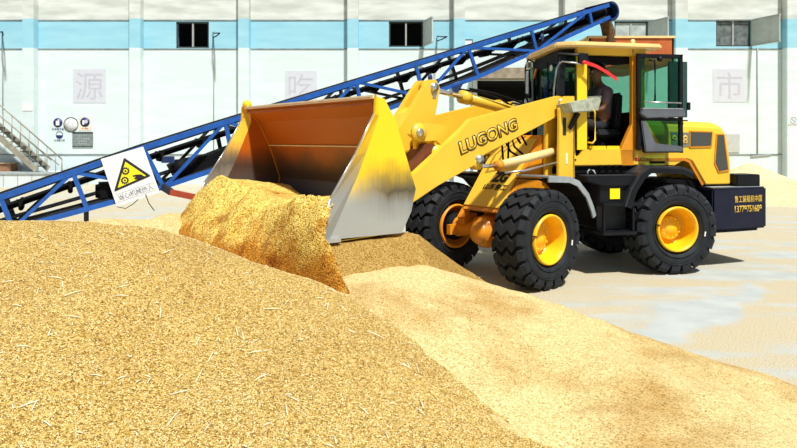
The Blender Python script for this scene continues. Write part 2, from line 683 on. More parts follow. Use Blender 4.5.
def lettering(name, body, m, origin, right, up, size, parent=None, M=None, wscale=1.0, thick=0.002, offset=0.0, shear=0.0, center=True, label=None, bold=0.0):
    cu = bpy.data.curves.new(name, 'FONT')
    cu.body = body
    cu.size = 1.0
    cu.extrude = 0.0
    cu.shear = shear
    o = bpy.data.objects.new(name + '_tmp', cu)
    COL.objects.link(o)
    bpy.context.view_layer.update()
    dg = bpy.context.evaluated_depsgraph_get()
    me = bpy.data.meshes.new_from_object(o.evaluated_get(dg))
    co = np.empty(len(me.vertices) * 3)
    me.vertices.foreach_get('co', co)
    co = co.reshape(-1, 3)
    mn, mxx = co.min(0), co.max(0)
    if offset:
        cu.offset = offset
        bpy.context.view_layer.update()
        dg = bpy.context.evaluated_depsgraph_get()
        me = bpy.data.meshes.new_from_object(o.evaluated_get(dg))
        co = np.empty(len(me.vertices) * 3)
        me.vertices.foreach_get('co', co)
        co = co.reshape(-1, 3)
    bpy.data.objects.remove(o)
    hgt = mxx[1] - mn[1]
    rt = Vector(right).normalized()
    u = Vector(up)
    u = (u - rt * u.dot(rt)).normalized()
    nrm = rt.cross(u)
    k = size / hgt
    cx = (mn[0] + mxx[0]) / 2 if center else mn[0]
    cy = (mn[1] + mxx[1]) / 2 if center else mn[1]
    og = Vector(origin)
    out = []
    for p in co:
        q = og + rt * ((p[0] - cx) * k * wscale) + u * ((p[1] - cy) * k)
        out.append(q)
    bm = bmesh.new()
    bm.from_mesh(me)
    for v, q in zip(bm.verts, out):
        v.co = q
    r = bmesh.ops.extrude_face_region(bm, geom=bm.faces[:])
    vv = [g for g in r['geom'] if isinstance(g, bmesh.types.BMVert)]
    bmesh.ops.translate(bm, verts=vv, vec=nrm * thick)
    bmesh.ops.recalc_face_normals(bm, faces=bm.faces)
    bm.to_mesh(me)
    bm.free()
    me.materials.clear()
    me.materials.append(m)
    for p in me.polygons:
        p.material_index = 0
    ob = bpy.data.objects.new(name, me)
    COL.objects.link(ob)
    if parent is not None:
        ob.parent = parent
    if M is not None:
        ob.matrix_local = M
    if label:
        ob['label'] = label
    return ob


# ------------------------------------------------------------------ the setting
WY = 24.0
g = MB()
g.box((-40, -6, -0.3), (45, 60, 0), ground_mat())
o = g.build('floor')
o['kind'] = 'structure'

# back wall with window and door holes: build as a grid of blocks around the openings
holes = [(-8.34, -7.11, 5.11, 6.09), (-0.36, 0.92, 5.15, 6.11), (8.10, 9.36, 5.15, 6.11), (11.91, 13.22, 5.17, 6.18), (2.95, 7.2, 0.0, 3.91)]
xs = sorted(set([-24, 26] + [h[0] for h in holes] + [h[1] for h in holes]))
wm = MB()
for i in range(len(xs) - 1):
    a, b = xs[i], xs[i + 1]
    hs = [h for h in holes if h[0] <= a + 1e-6 and h[1] >= b - 1e-6]
    if hs:
        h = hs[0]
        if h[2] > 0:
            wm.box((a, WY, 0), (b, WY + 0.3, h[2]), WALLM)
        wm.box((a, WY, h[3]), (b, WY + 0.3, 9.4), WALLM)
    else:
        wm.box((a, WY, 0), (b, WY + 0.3, 9.4), WALLM)
o = wm.build('wall_back')
o['kind'] = 'structure'
# dark room behind the openings
rm = MB()
for h in holes:
    d = 1.2 if h[2] > 0 else 4.0
    a, b, z0, z1 = h
    rm.box((a - 0.1, WY + d, z0 - 0.1), (b + 0.1, WY + d + 0.05, z1 + 0.1), DARKIN)
    rm.box((a - 0.1, WY + 0.3, z0 - 0.1), (a - 0.05, WY + d, z1 + 0.1), DARKIN)
    rm.box((b + 0.05, WY + 0.3, z0 - 0.1), (b + 0.1, WY + d, z1 + 0.1), DARKIN)
    rm.box((a - 0.1, WY + 0.3, z1 + 0.05), (b + 0.1, WY + d, z1 + 0.1), DARKIN)
    if z0 > 0:
        rm.box((a - 0.1, WY + 0.3, z0 - 0.1), (b + 0.1, WY + d, z0 - 0.05), DARKIN)
o = rm.build('wall_inner')
o['kind'] = 'structure'
# pilasters, one trim each
for k, (a, b) in enumerate([(-17.95, -17.5), (-13.92, -13.50), (-9.97, -9.55), (-5.94, -5.54), (-1.90, -1.49), (2.05, 2.47), (6.15, 6.56), (10.24, 10.71), (14.37, 14.81), (18.4, 18.85)]):
    p = MB()
    z0 = 3.9 + 0.45 if (a < 7.2 and b > 2.95) else 0
    p.box((a, WY - 0.33, z0), (b, WY, 9.4), WALLM)
    o = p.build('trim_%d' % (k + 1), bevel=0.015)
    o['kind'] = 'structure'
# thin ledges under and over the blue band, plinth ledge
for k, (z, t, dy) in enumerate([(5.07, 0.035, 0.02), (6.15, 0.035, 0.02), (1.12, 0.03, 0.03)]):
    p = MB()
    edges = [-24] + [v for ab in [(-13.92, -13.50), (-9.97, -9.55), (-5.94, -5.54), (-1.90, -1.49), (2.05, 2.47), (6.15, 6.56), (10.24, 10.71), (14.37, 14.81)] for v in ab] + [26]
    for i in range(0, len(edges), 2):
        if k == 2 and edges[i] > 2 and edges[i] < 7.2:
            continue
        p.box((edges[i], WY - dy, z - t / 2), (edges[i + 1], WY, z + t / 2), mat('ledge_grey', (0.22, 0.24, 0.24), 0.8, var=0.5, scale=3))
    o = p.build('trim_%d' % (k + 11))
    o['kind'] = 'structure'
# roof eave above
p = MB()
p.box((-24, WY - 1.1, 9.4), (26, WY + 1, 9.6), WALLM)
o = p.build('ceiling')
o['kind'] = 'structure'


def window(n, a, b, z0, z1):
    fm = mat('window_frame_dark', (0.05, 0.055, 0.05), 0.6, var=0.2)
    w = MB()
    t = 0.05
    w.box((a, WY + 0.04, z0), (a + t, WY + 0.12, z1), fm)
    w.box((b - t, WY + 0.04, z0), (b, WY + 0.12, z1), fm)
    w.box((a, WY + 0.04, z0), (b, WY + 0.12, z0 + t), fm)
    w.box((a, WY + 0.04, z1 - t), (b, WY + 0.12, z1), fm)
    o = w.build('window_%d' % n)
    o['kind'] = 'structure'
    q = MB()
    c = (a + b) / 2
    q.box((c - 0.03, WY + 0.04, z0 + t), (c + 0.03, WY + 0.11, z1 - t), mat('mullion_grey', (0.35, 0.37, 0.36), 0.6))
    q.build('window_mullion', o)
    return o


w1 = window(1, *holes[0])
w2 = window(2, *holes[1])
w3 = window(3, *holes[2])
w4 = window(4, *holes[3])
# the right window keeps a dusty grey pane
q = MB()
q.box((11.96, WY + 0.07, 5.22), (12.53, WY + 0.075, 6.13), mat('dusty_pane', (0.13, 0.16, 0.16), 0.5, var=0.6, scale=5))
q.box((12.60, WY + 0.07, 5.22), (13.17, WY + 0.075, 6.13), MATS['dusty_pane'])
q.build('window_pane', w4)
q = MB()
q.box((8.15, WY + 0.07, 5.20), (9.31, WY + 0.075, 6.06), mat('pale_dusty_pane', (0.42, 0.48, 0.46), 0.5, var=0.3, scale=5))
q.build('window_pane', w3)


def shutter(parent, x, z0, z1, dx, dy):
    s = MB()
    a = Vector((x, WY - 0.01, 0))
    d = Vector((dx, -dy, 0))
    nn = d.normalized().cross(Vector((0, 0, 1))) * 0.02
    vs = []
    for zz in (z0, z1):
        for p_ in (a, a + d):
            for sgn in (-1, 1):
                vs.append((p_.x + nn.x * sgn, p_.y + nn.y * sgn, zz))
    s.add(vs, [(0, 1, 3, 2), (4, 6, 7, 5), (0, 2, 6, 4), (1, 5, 7, 3), (0, 4, 5, 1), (2, 3, 7, 6)], SHUT)
    # raised border
    for zz in (z0 + 0.04, z1 - 0.04):
        s.bar((a.x, a.y - 0.02, zz), (a.x + d.x, a.y + d.y - 0.02, zz), 0.07, 0.06, mat('shutter_edge', (0.40, 0.45, 0.43), 0.7))
    return s.build('window_shutter', parent)


shutter(w2, 0.94, 5.15, 6.11, 0.28, 1.0)
shutter(w3, 9.38, 5.10, 6.11, 0.35, 0.9)
shutter(w4, 13.24, 5.17, 6.18, 0.40, 1.1)

# doorway: roller door housing above a dark opening
d1 = MB()
d1.box((2.75, WY - 0.5, 3.91), (7.4, WY, 4.32), TANB)
d1.box((2.75, WY - 0.15, 0), (2.95, WY + 0.02, 3.91), WALLM)
d1.box((7.2, WY - 0.15, 0), (7.4, WY + 0.02, 3.91), WALLM)
o = d1.build('door_1', bevel=0.02)
o['kind'] = 'structure'

# low loading platform along the left of the wall
pl = MB()
pl.box((-24, 22.5, 0), (-11.45, WY - 0.34, 0.52), CONC)
pl.box((-24, 22.46, 0.46), (-11.41, 22.5, 0.54), mat('platform_edge', (0.35, 0.40, 0.42), 0.8))
for k in range(24):
    pl.box((-23.9 + k * 0.5, 22.49, 0.02), (-23.875 + k * 0.5, 22.505, 0.46), MATS['platform_edge'])
tag(pl.build('loading_platform'), 'low grey concrete platform running along the foot of the wall at the far left', 'platform')

# steel stair
st = thing('steel_staircase', 'dull metal outdoor staircase with thin handrails climbing the wall at far left', 'staircase', (-12.2, 23.1, 0.52))


def stp(p):
    return (p[0] + 12.2, p[1] - 23.1, p[2] - 0.52)


sm = MB()
sl = (1.66 - 0.54) / (-14.1 + 12.85)
for yy in (22.72, 23.5):
    sm.bar(stp((-16.2, yy, 0.54 + sl * (-16.2 + 12.85))), stp((-12.85, yy, 0.60)), 0.04, 0.2, STAIRM)
sm.build('stringer', st)
for k in range(17):
    zz = 0.70 + k * 0.175
    xx = -12.95 - (k + 0.2) * 0.195
    t = MB()
    t.box(stp((xx - 0.13, 22.74, zz)), stp((xx + 0.12, 23.48, zz + 0.03)), DGREY)
    t.build('tread', st)
for nm, yy, x1, z1 in (('handrail', 22.72, -11.95, 0.98), ('handrail', 23.5, -12.75, 0.92)):
    t = MB()
    m_ = (2.78 - 0.95) / (-14.0 + 11.9)
    x0 = -16.2
    top = lambda x: z1 + (x - x1) * m_
    t.tube([stp((x0, yy, top(x0))), stp((x1, yy, top(x1)))], 0.025, STAIRM, 8)
    if yy < 23:
        t.tube([stp((x1, yy, top(x1))), stp((x1, yy, 0.52))], 0.022, STAIRM, 8)
    t.tube([stp((x0, yy, top(x0) - 0.5)), stp((x1 - 0.1, yy, max(top(x1 - 0.1) - 0.3, 0.55)))], 0.016, STAIRM, 6)
    n_ = 13
    for k in range(n_):
        xx = x1 - 0.22 - k * 0.31
        base = max(0.52, 0.60 + sl * (xx + 12.85))
        if top(xx) - base > 0.1:
            t.tube([stp((xx, yy, top(xx))), stp((xx, yy, base))], 0.014, STAIRM, 6)
    t.build(nm, st)

bx_ = MB()
bx_.box((-15.1, 23.1, 0.52), (-14.0, 23.55, 0.80), mat('brown_wood', (0.25, 0.12, 0.06), 0.8, var=0.3))
bx_.box((-15.15, 23.05, 0.80), (-13.95, 23.6, 0.84), mat('pale_wood', (0.45, 0.33, 0.2), 0.8, var=0.3))
tag(bx_.build('wooden_box', bevel=0.008), 'small brown wooden box under the steel staircase', 'box')

# ------------------------------------------------------------------ wall plaques with characters


def plaque(x0, x1, z0, z1, ch, label, cover=None):
    c = ((x0 + x1) / 2, WY - 0.010, (z0 + z1) / 2)
    t = MB()
    t.box((x0 - c[0], 0.0, z0 - c[2]), (x1 - c[0], 0.008, z1 - c[2]), PLAQ)
    o = t.build('character_plaque')
    o.location = c
    tag(o, label, 'wall lettering', 'faded square character plaques on the white wall')
    lettering('character', ch, PLAQI, (0, 0, 0), (1, 0, 0), (0, 0, 1), (z1 - z0) * 0.8, o, thick=0.003)
    return o


plaque(-12.21, -10.97, 3.05, 4.32, '源', 'faded lilac-grey square with one character on the wall above the small round signs')
plaque(-4.26, -3.06, 3.08, 4.25, '吃', 'faded square with one character on the wall above the blue conveyor and bucket')
plaque(11.79, 13.03, 3.08, 4.32, '市', 'very faint square with one character on the wall below the right-hand window')

# small safety signs


def disc(mb, x, z, r, m, y=0.0, t=0.012, n=28):
    mb.lathe([(y, r), (y - t, r)], m, n, (x, 0, z))
    return mb


def small_sign(x, z, label):
    o = thing('safety_sign', label, 'sign', (x, WY, z), 0, 'small safety signs on the wall by the staircase')
    return o


s1 = small_sign(-12.77, 2.28, 'round navy sign with a white glove shape, upper left of the safety signs')
disc(MB(), 0, 0.03, 0.17, INKN).build('disc', s1)
MB().box((-0.07, -0.022, -0.07), (0.06, -0.012, 0.10), WHITE).box((0.0, -0.022, 0.08), (0.05, -0.012, 0.15), WHITE).build('pictogram', s1)
lettering('caption', '必须戴手套', INKN, (0, -0.01, -0.21), (1, 0, 0), (0, 0, 1), 0.085, s1, wscale=1.0)
s2 = small_sign(-12.71, 1.82, 'half-round navy mask sign, lowest left of the safety signs on the wall')
mbp = MB()
pts = [(0.13 * math.cos(a), 0.13 * math.sin(a)) for a in [PI + PI * k / 12 for k in range(13)]]
mbp.add([(x, -0.012, z + 0.02) for x, z in pts] + [(x, 0, z + 0.02) for x, z in pts], [tuple(range(13)), tuple(range(25, 12, -1))] + [(i, i + 1, 14 + i, 13 + i) for i in range(12)] + [(12, 0, 13, 25)], INKN)
mbp.build('disc', s2)
t = MB()
for k in range(24):
    a, b = 2 * PI * k / 24, 2 * PI * (k + 1) / 24
    t.bar((0.13 * math.cos(a), -0.006, 0.03 + 0.13 * math.sin(a)), (0.13 * math.cos(b), -0.006, 0.03 + 0.13 * math.sin(b)), 0.012, 0.015, INKN, (0, 1, 0))
t.build('ring', s2)
lettering('caption', '必须戴口罩', INKN, (0, -0.01, -0.17), (1, 0, 0), (0, 0, 1), 0.075, s2)
s3 = small_sign(-12.28, 2.24, 'white round sign with a thin black ring, middle of the safety signs on the wall')
t = MB()
disc(t, 0, 0, 0.27, WHITE, t=0.008)
t.build('disc', s3)
t = MB()
for k in range(40):
    a, b = 2 * PI * k / 40, 2 * PI * (k + 1) / 40
    t.bar((0.265 * math.cos(a), -0.012, 0.265 * math.sin(a)), (0.265 * math.cos(b), -0.012, 0.265 * math.sin(b)), 0.012, 0.025, INKB, (0, 1, 0))
t.build('ring', s3)
lettering('caption', '静', MATS['faded_plaque'], (0, -0.008, 0), (1, 0, 0), (0, 0, 1), 0.26, s3, thick=0.001)
s4 = small_sign(-11.75, 2.28, 'cream sign board with a navy disc, upper right of the safety signs on the wall')
MB().box((-0.24, -0.01, -0.27), (0.24, 0, 0.24), mat('cream_board', (0.72, 0.68, 0.55), 0.7)).build('board', s4)
disc(MB(), 0, 0.05, 0.175, INKN, y=-0.01).build('disc', s4)
MB().box((-0.09, -0.032, -0.04), (-0.02, -0.022, 0.12), WHITE).ball((0.04, -0.024, 0.06), 0.07, PLAQI, sq=(1, 0.1, 1)).build('pictogram', s4)
lettering('caption', '当心触电', INKR, (0, -0.012, -0.19), (1, 0, 0), (0, 0, 1), 0.06, s4)
s5 = thing('notice_board', 'small grey notice board with faint lines of text under the round safety signs', 'sign', (-11.83, WY, 1.68))
MB().box((-0.39, -0.03, -0.28), (0.38, 0, 0.28), SIGNG).build('board', s5)
t = MB()
t.box((-0.38, -0.04, 0.23), (0.37, -0.03, 0.28), INKB)
t.build('edge_strip', s5)
MB().box((-0.38, -0.04, -0.28), (0.37, -0.03, -0.25), INKB).build('edge_strip', s5)
for k in range(4):
    lettering('caption', ['安全生产', '注意防火防盗', '严禁烟火', '粮食安全'][k], PLAQI, (0, -0.031, 0.14 - 0.1 * k), (1, 0, 0), (0, 0, 1), 0.05, s5, wscale=1.6)
s6 = thing('wall_switch_plate', 'small pale square plate on the white wall left of the round safety signs', 'plate', (-13.55 + 0.6, WY, 2.86))
s6.location.x = -13.72
MB().box((-0.18, -0.345, -0.12), (0.18, -0.33, 0.12), WHITE).build('plate', s6)
s7 = thing('no_smoking_sign', 'small faint round red sign low on the wall at the far right edge', 'sign', (14.6, WY - 0.33, 2.35))
t = MB()
for k in range(24):
    a, b = 2 * PI * k / 24, 2 * PI * (k + 1) / 24
    t.bar((0.11 * math.cos(a), -0.006, 0.05 + 0.11 * math.sin(a)), (0.11 * math.cos(b), -0.006, 0.05 + 0.11 * math.sin(b)), 0.01, 0.02, PLAQI, (0, 1, 0))
t.bar((-0.08, -0.006, 0.13), (0.08, -0.006, -0.03), 0.01, 0.02, PLAQI, (0, 1, 0))
t.build('ring', s7)
lettering('caption', '禁止吸烟', mat('faded_red_ink', (0.55, 0.4, 0.4), 0.7), (0, -0.004, -0.13), (1, 0, 0), (0, 0, 1), 0.09, s7)
s8 = thing('meter_box', 'grey vent panel low on the wall just right of the yellow hood', 'panel', (12.5, WY, 1.5))
MB().box((-0.24, -0.03, -0.3), (0.28, 0, 0.38), mat('vent_grey', (0.48, 0.50, 0.47), 0.8, var=0.1)).build('panel', s8)
s9 = thing('wall_box', 'small dark-framed square box on the wall just above the conveyor', 'box', (2.32, WY, 5.28))
t = MB()
t.box((-0.14, -0.05, -0.14), (0.14, 0, 0.14), WHITE)
t.build('face', s9)
t = MB()
for a, b in (((-0.15, -0.15), (0.15, -0.13)), ((-0.15, 0.13), (0.15, 0.15)), ((-0.15, -0.15), (-0.13, 0.15)), ((0.13, -0.15), (0.15, 0.15))):
    t.box((a[0], -0.07, a[1]), (b[0], -0.05, b[1]), INKB)
t.build('frame', s9)
s9.location.y = WY - 0.0
s9.location.x = 2.62

# brackets holding conduits


def bracket(x, z, reach, drop, label):
    o = thing('wall_bracket', label, 'bracket', (x, WY, z), 0, 'small black brackets with a thin conduit down the wall')
    t = MB()
    t.tube([(0, -0.02, 0), (reach * 0.4, -0.5, -0.1), (reach, -0.9, -0.16)], 0.022, BLK, 6)
    t.tube([(0, -0.02, -0.18), (reach * 0.5, -0.4, -0.18), (reach, -0.9, -0.16)], 0.022, BLK, 6)
    t.build('arm', o)
    if drop:
        t = MB()
        t.tube([(0.03, -0.03, -0.05), (0.03, -0.03, -drop)], 0.016, mat('conduit', (0.35, 0.38, 0.38), 0.6), 6)
        t.build('conduit', o)
    return o


bracket(-14.85 + 0.0, 5.72, 0.55, 3.1, 'black bracket with conduit on the blue band at the far left edge')
bracket(-6.95, 5.68, 0.5, 4.4, 'black bracket with conduit just right of the leftmost window')
bracket(1.45, 5.55, 0.3, 0, 'little black bracket on the blue band right of the middle window')
t = MB()
t.tube([(0, 0, 0), (0, 0, -4.0)], 0.02, MATS['conduit'], 6)
t.bar((-0.25, 0, -4.1), (0.5, 0, -4.03), 0.03, 0.05, MATS['conduit'])
o = t.build('wall_conduit')
o.location = (13.45, WY - 0.03, 5.15)
tag(o, 'thin grey conduit running down the wall from the right-hand window', 'conduit')

# ------------------------------------------------------------------ piles of grain


def fbm(x, y, s, seed=0.0, oct=4):
    v = 0.0
    a = 0.5
    for _ in range(oct):
        v += a * noise.noise(Vector((x * s + seed, y * s, seed * 0.37)))
        s *= 2.1
        a *= 0.5
    return v


def field(name, x0, x1, y0, y1, nx, ny, fn, m, M=None, floor=-0.05, keep=None):
    P = []
    for j in range(ny + 1):
        for i in range(nx + 1):
            x = x0 + (x1 - x0) * i / nx
            y = y0 + (y1 - y0) * j / ny
            P.append((x, y, fn(x, y)))
    F = []
    for j in range(ny):
        for i in range(nx):
            a = j * (nx + 1) + i
            q = (a, a + 1, a + nx + 2, a + nx + 1)
            if max(P[k][2] for k in q) > floor and (keep is None or all(keep(P[k][0], P[k][1]) for k in q)):
                F.append(q)
    used = sorted(set(k for f_ in F for k in f_))
    mp = {k: i for i, k in enumerate(used)}
    me = bpy.data.meshes.new(name)
    me.from_pydata([P[k] for k in used], [], [tuple(mp[k] for k in f_) for f_ in F])
    me.materials.append(m)
    me.polygons.foreach_set('use_smooth', [True] * len(me.polygons))
    me.update()
    o = bpy.data.objects.new(name, me)
    COL.objects.link(o)
    if M is not None:
        o.matrix_world = M
    return o


def interp(x, xs_, ys_):
    # smooth (cosine-free) piecewise cubic through numpy would overshoot; use linear and blur
    return float(np.interp(x, xs_, ys_))


def sm_interp(x, xs_, ys_, w=0.12):
    return (interp(x - w, xs_, ys_) + 2 * interp(x, xs_, ys_) + interp(x + w, xs_, ys_)) / 4


FX = [-6.0, -2.99, -2.19, -1.78, -1.50, -1.01, -0.446, 0.01, 0.315, 0.68, 0.98, 1.3]
FY = [5.2, 4.8, 4.7, 4.6, 4.5, 4.35, 4.2, 4.0, 3.9, 3.8, 3.7, 3.4]
FZ = [1.05, 1.05, 1.05, 1.035, 0.965, 0.82, 0.685, 0.47, 0.31, 0.15, 0.02, -0.35]


def fore(x, y):
    yc = sm_interp(x, FX, FY, 0.15)
    zc = sm_interp(x, FX, FZ, 0.1)
    d = y - yc
    if d > 0:
        z = zc - 0.50 * (math.sqrt(d * d + 0.10) - math.sqrt(0.10)) - 0.06 * d
    else:
        sl_ = float(np.interp(x, [-1.0, 0.2], [0.235, 0.02]))
        z = zc - sl_ * (math.sqrt(d * d + 0.05) - math.sqrt(0.05))
    z += 0.035 * fbm(x, y, 1.3, 3.1) + 0.012 * fbm(x, y, 6.0, 9.1, 3)
    return z


fg = field('grain_mound', -6.0, 1.3, 0.3, 7.2, 220, 210, fore, G_FORE, floor=-0.02)
tag(fg, 'big coarse golden grain mound filling the foreground at lower left', 'grain pile', kind='stuff')

BX = [-5.5, -3.2, -2.66, -2.41, -2.21, -1.9, -1.2, -0.41, -0.10, 0.0, 0.40, 0.93, 1.29, 1.65, 1.98, 2.27, 2.7, 3.2]
BY = [5.4, 5.5, 5.7, 6.2, 6.8, 6.6, 5.8, 5.0, 5.1, 5.2, 5.2, 5.3, 5.0, 4.8, 4.6, 4.4, 4.1, 3.7]
BZ = [0.7, 0.85, 0.94, 0.92, 0.93, 0.70, 0.52, 0.66, 0.67, 0.65, 0.58, 0.42, 0.36, 0.26, 0.17, 0.10, 0.04, -0.12]


def ridge(x, y):
    yc = sm_interp(x, BX, BY, 0.2)
    zc = sm_interp(x, BX, BZ, 0.12)
    d = y - yc
    if d > 0:
        z = zc - 0.42 * (math.sqrt(d * d + 0.06) - math.sqrt(0.06))
    else:
        z = zc - float(np.interp(x, [0.9, 1.9], [0.20, 0.03])) * (math.sqrt(d * d + 0.06) - math.sqrt(0.06))
    if x > 0.8:
        z -= 0.0
    z += 0.07 * fbm(x, y, 1.1, 7.7) + 0.05 * fbm(x * 0.5 + y * 1.2, y * 0.5 - x, 1.6, 1.7, 4) + 0.012 * fbm(x, y, 9.0, 2.7, 2)
    return z


rg = field('grain_ridge', -5.2, 3.4, 2.4, 8.6, 200, 160, ridge, G_PALE, floor=-0.01)
tag(rg, 'pale smooth grain bank sloping across the middle in front of the loader wheels', 'grain pile', kind='stuff')


def far_pile(x, y):
    a = 1.0 - 0.16 * math.hypot((x - 14.5) * 0.55, (y - 19.2) * 1.0) ** 1.25
    b = 0.90 - 0.42 * math.hypot(x - 11.9, y - 21.7)
    z = max(a * 0.52, b)
    return z + 0.05 * fbm(x, y, 0.9, 5.0)


fp = field('far_grain_pile', 8.0, 22.0, 12.5, 23.55, 90, 80, far_pile, G_FAR, floor=-0.02)
tag(fp, 'low dusty grain pile against the white wall behind the loader counterweight', 'grain pile', kind='stuff')

# kernels lying loose on the foreground mound
rng = np.random.default_rng(7)
NG = 150000
# denser towards the camera: sample y, x in the view cone
ys = 1.6 + (4.9 - 1.6) * rng.random(NG * 3) ** 1.0
xs_ = (rng.random(NG * 3) * 2 - 1) * 0.70 * (ys + 0.3)
keep = (xs_ < 1.0) & (rng.random(NG * 3) < np.clip(2.6 / ys, 0, 1) ** 1.0)
ys, xs_ = ys[keep][:NG], xs_[keep][:NG]
# heights through a fine lookup of the field
GX = np.linspace(-6, 1.3, 221)
GY = np.linspace(0.3, 7.2, 211)
me_ = fg.data
H = np.array([[fore(x, y) for x in GX[::1]] for y in GY[::1]])
ix = np.clip((xs_ - GX[0]) / (GX[1] - GX[0]), 0, 219.999)
iy = np.clip((ys - GY[0]) / (GY[1] - GY[0]), 0, 209.999)
i0 = ix.astype(int)
j0 = iy.astype(int)
fx_, fy_ = ix - i0, iy - j0
zs = (H[j0, i0] * (1 - fx_) * (1 - fy_) + H[j0, i0 + 1] * fx_ * (1 - fy_) + H[j0 + 1, i0] * (1 - fx_) * fy_ + H[j0 + 1, i0 + 1] * fx_ * fy_)
ok = zs > 0.0
xs_, ys, zs = xs_[ok], ys[ok], zs[ok]
n_g = len(xs_)


def kernels(name, X, Y, Z, L, W, m, rng, tilt=0.9):
    n = len(X)
    base = np.array([(1, 0, 0), (-1, 0, 0), (0, 1, 0), (0, -1, 0), (0, 0, 1), (0, 0, -1)], float)
    fac = np.array([(0, 2, 4), (2, 1, 4), (1, 3, 4), (3, 0, 4), (2, 0, 5), (1, 2, 5), (3, 1, 5), (0, 3, 5)])
    az = rng.random(n) * 2 * PI
    el = (rng.random(n) - 0.5) * tilt
    dx = np.stack([np.cos(az) * np.cos(el), np.sin(az) * np.cos(el), np.sin(el)], 1)
    dy = np.stack([-np.sin(az), np.cos(az), 0 * az], 1)
    dz = np.cross(dx, dy)
    l = L * (0.75 + 0.5 * rng.random(n))[:, None]
    w = W * (0.75 + 0.5 * rng.random(n))[:, None]
    c = np.stack([X, Y, Z + W * 0.4], 1)
    V = np.empty((n, 6, 3))
    for k in range(6):
        b = base[k]
        V[:, k] = c + dx * b[0] * l + dy * b[1] * w + dz * b[2] * w
    F = (fac[None] + (np.arange(n) * 6)[:, None, None]).reshape(-1, 3)
    me = bpy.data.meshes.new(name)
    me.vertices.add(n * 6)
    me.vertices.foreach_set('co', V.reshape(-1))
    me.loops.add(len(F) * 3)
    me.loops.foreach_set('vertex_index', F.reshape(-1).astype(np.int32))
    me.polygons.add(len(F))
    me.polygons.foreach_set('loop_start', (np.arange(len(F)) * 3).astype(np.int32))
    me.polygons.foreach_set('loop_total', np.full(len(F), 3, np.int32))
    me.materials.append(m)
    me.update(calc_edges=True)
    me.validate()
    o = bpy.data.objects.new(name, me)
    COL.objects.link(o)
    return o


KM = single_grain_mat()
ko = kernels('loose_grain', xs_, ys, zs, 0.0052, 0.0024, KM, rng)
ko.parent = fg
ko['kind'] = 'stuff'

# straws and husks
ns_ = 170
sy = 1.9 + 2.6 * rng.random(ns_ * 3)
sx = (rng.random(ns_ * 3) * 2 - 1) * 0.65 * sy
sel = (sx < 0.5)
sx, sy = sx[sel][:ns_], sy[sel][:ns_]
sb = MB()
for x, y in zip(sx, sy):
    z = fore(x, y)
    if z < 0.03:
        continue
    a = rng.random() * 2 * PI
    L = 0.012 + 0.045 * rng.random() ** 2
    dx, dy = math.cos(a) * L, math.sin(a) * L
    z0, z1 = fore(x - dx, y - dy), fore(x + dx, y + dy)
    sb.tube([(x - dx, y - dy, z0 + 0.006), (x + dx * 0.1, y + dy * 0.1, z + 0.010), (x + dx, y + dy, z1 + 0.007)], 0.0024, STRAWM, 4)
tag(sb.build('loose_straw'), 'short pale bits of straw scattered over the foreground grain mound', 'straw', kind='stuff')

# ------------------------------------------------------------------ the loader
RX, RY, RB = 3.25, 8.78, R(11.7)
FXX, FYY, FA = 1.09, 7.77, R(39)
M_R = Matrix.Translation((RX, RY, 0)) @ Matrix.Rotation(PI + RB, 4, 'Z')
M_F = Matrix.Translation((FXX, FYY, 0)) @ Matrix.Rotation(PI + FA, 4, 'Z')
T_F = M_R.inverted() @ M_F
L = thing('wheel_loader', 'yellow wheel loader with a big raised bucket scooping into the golden grain', 'wheel loader', (RX, RY, 0), PI + RB)


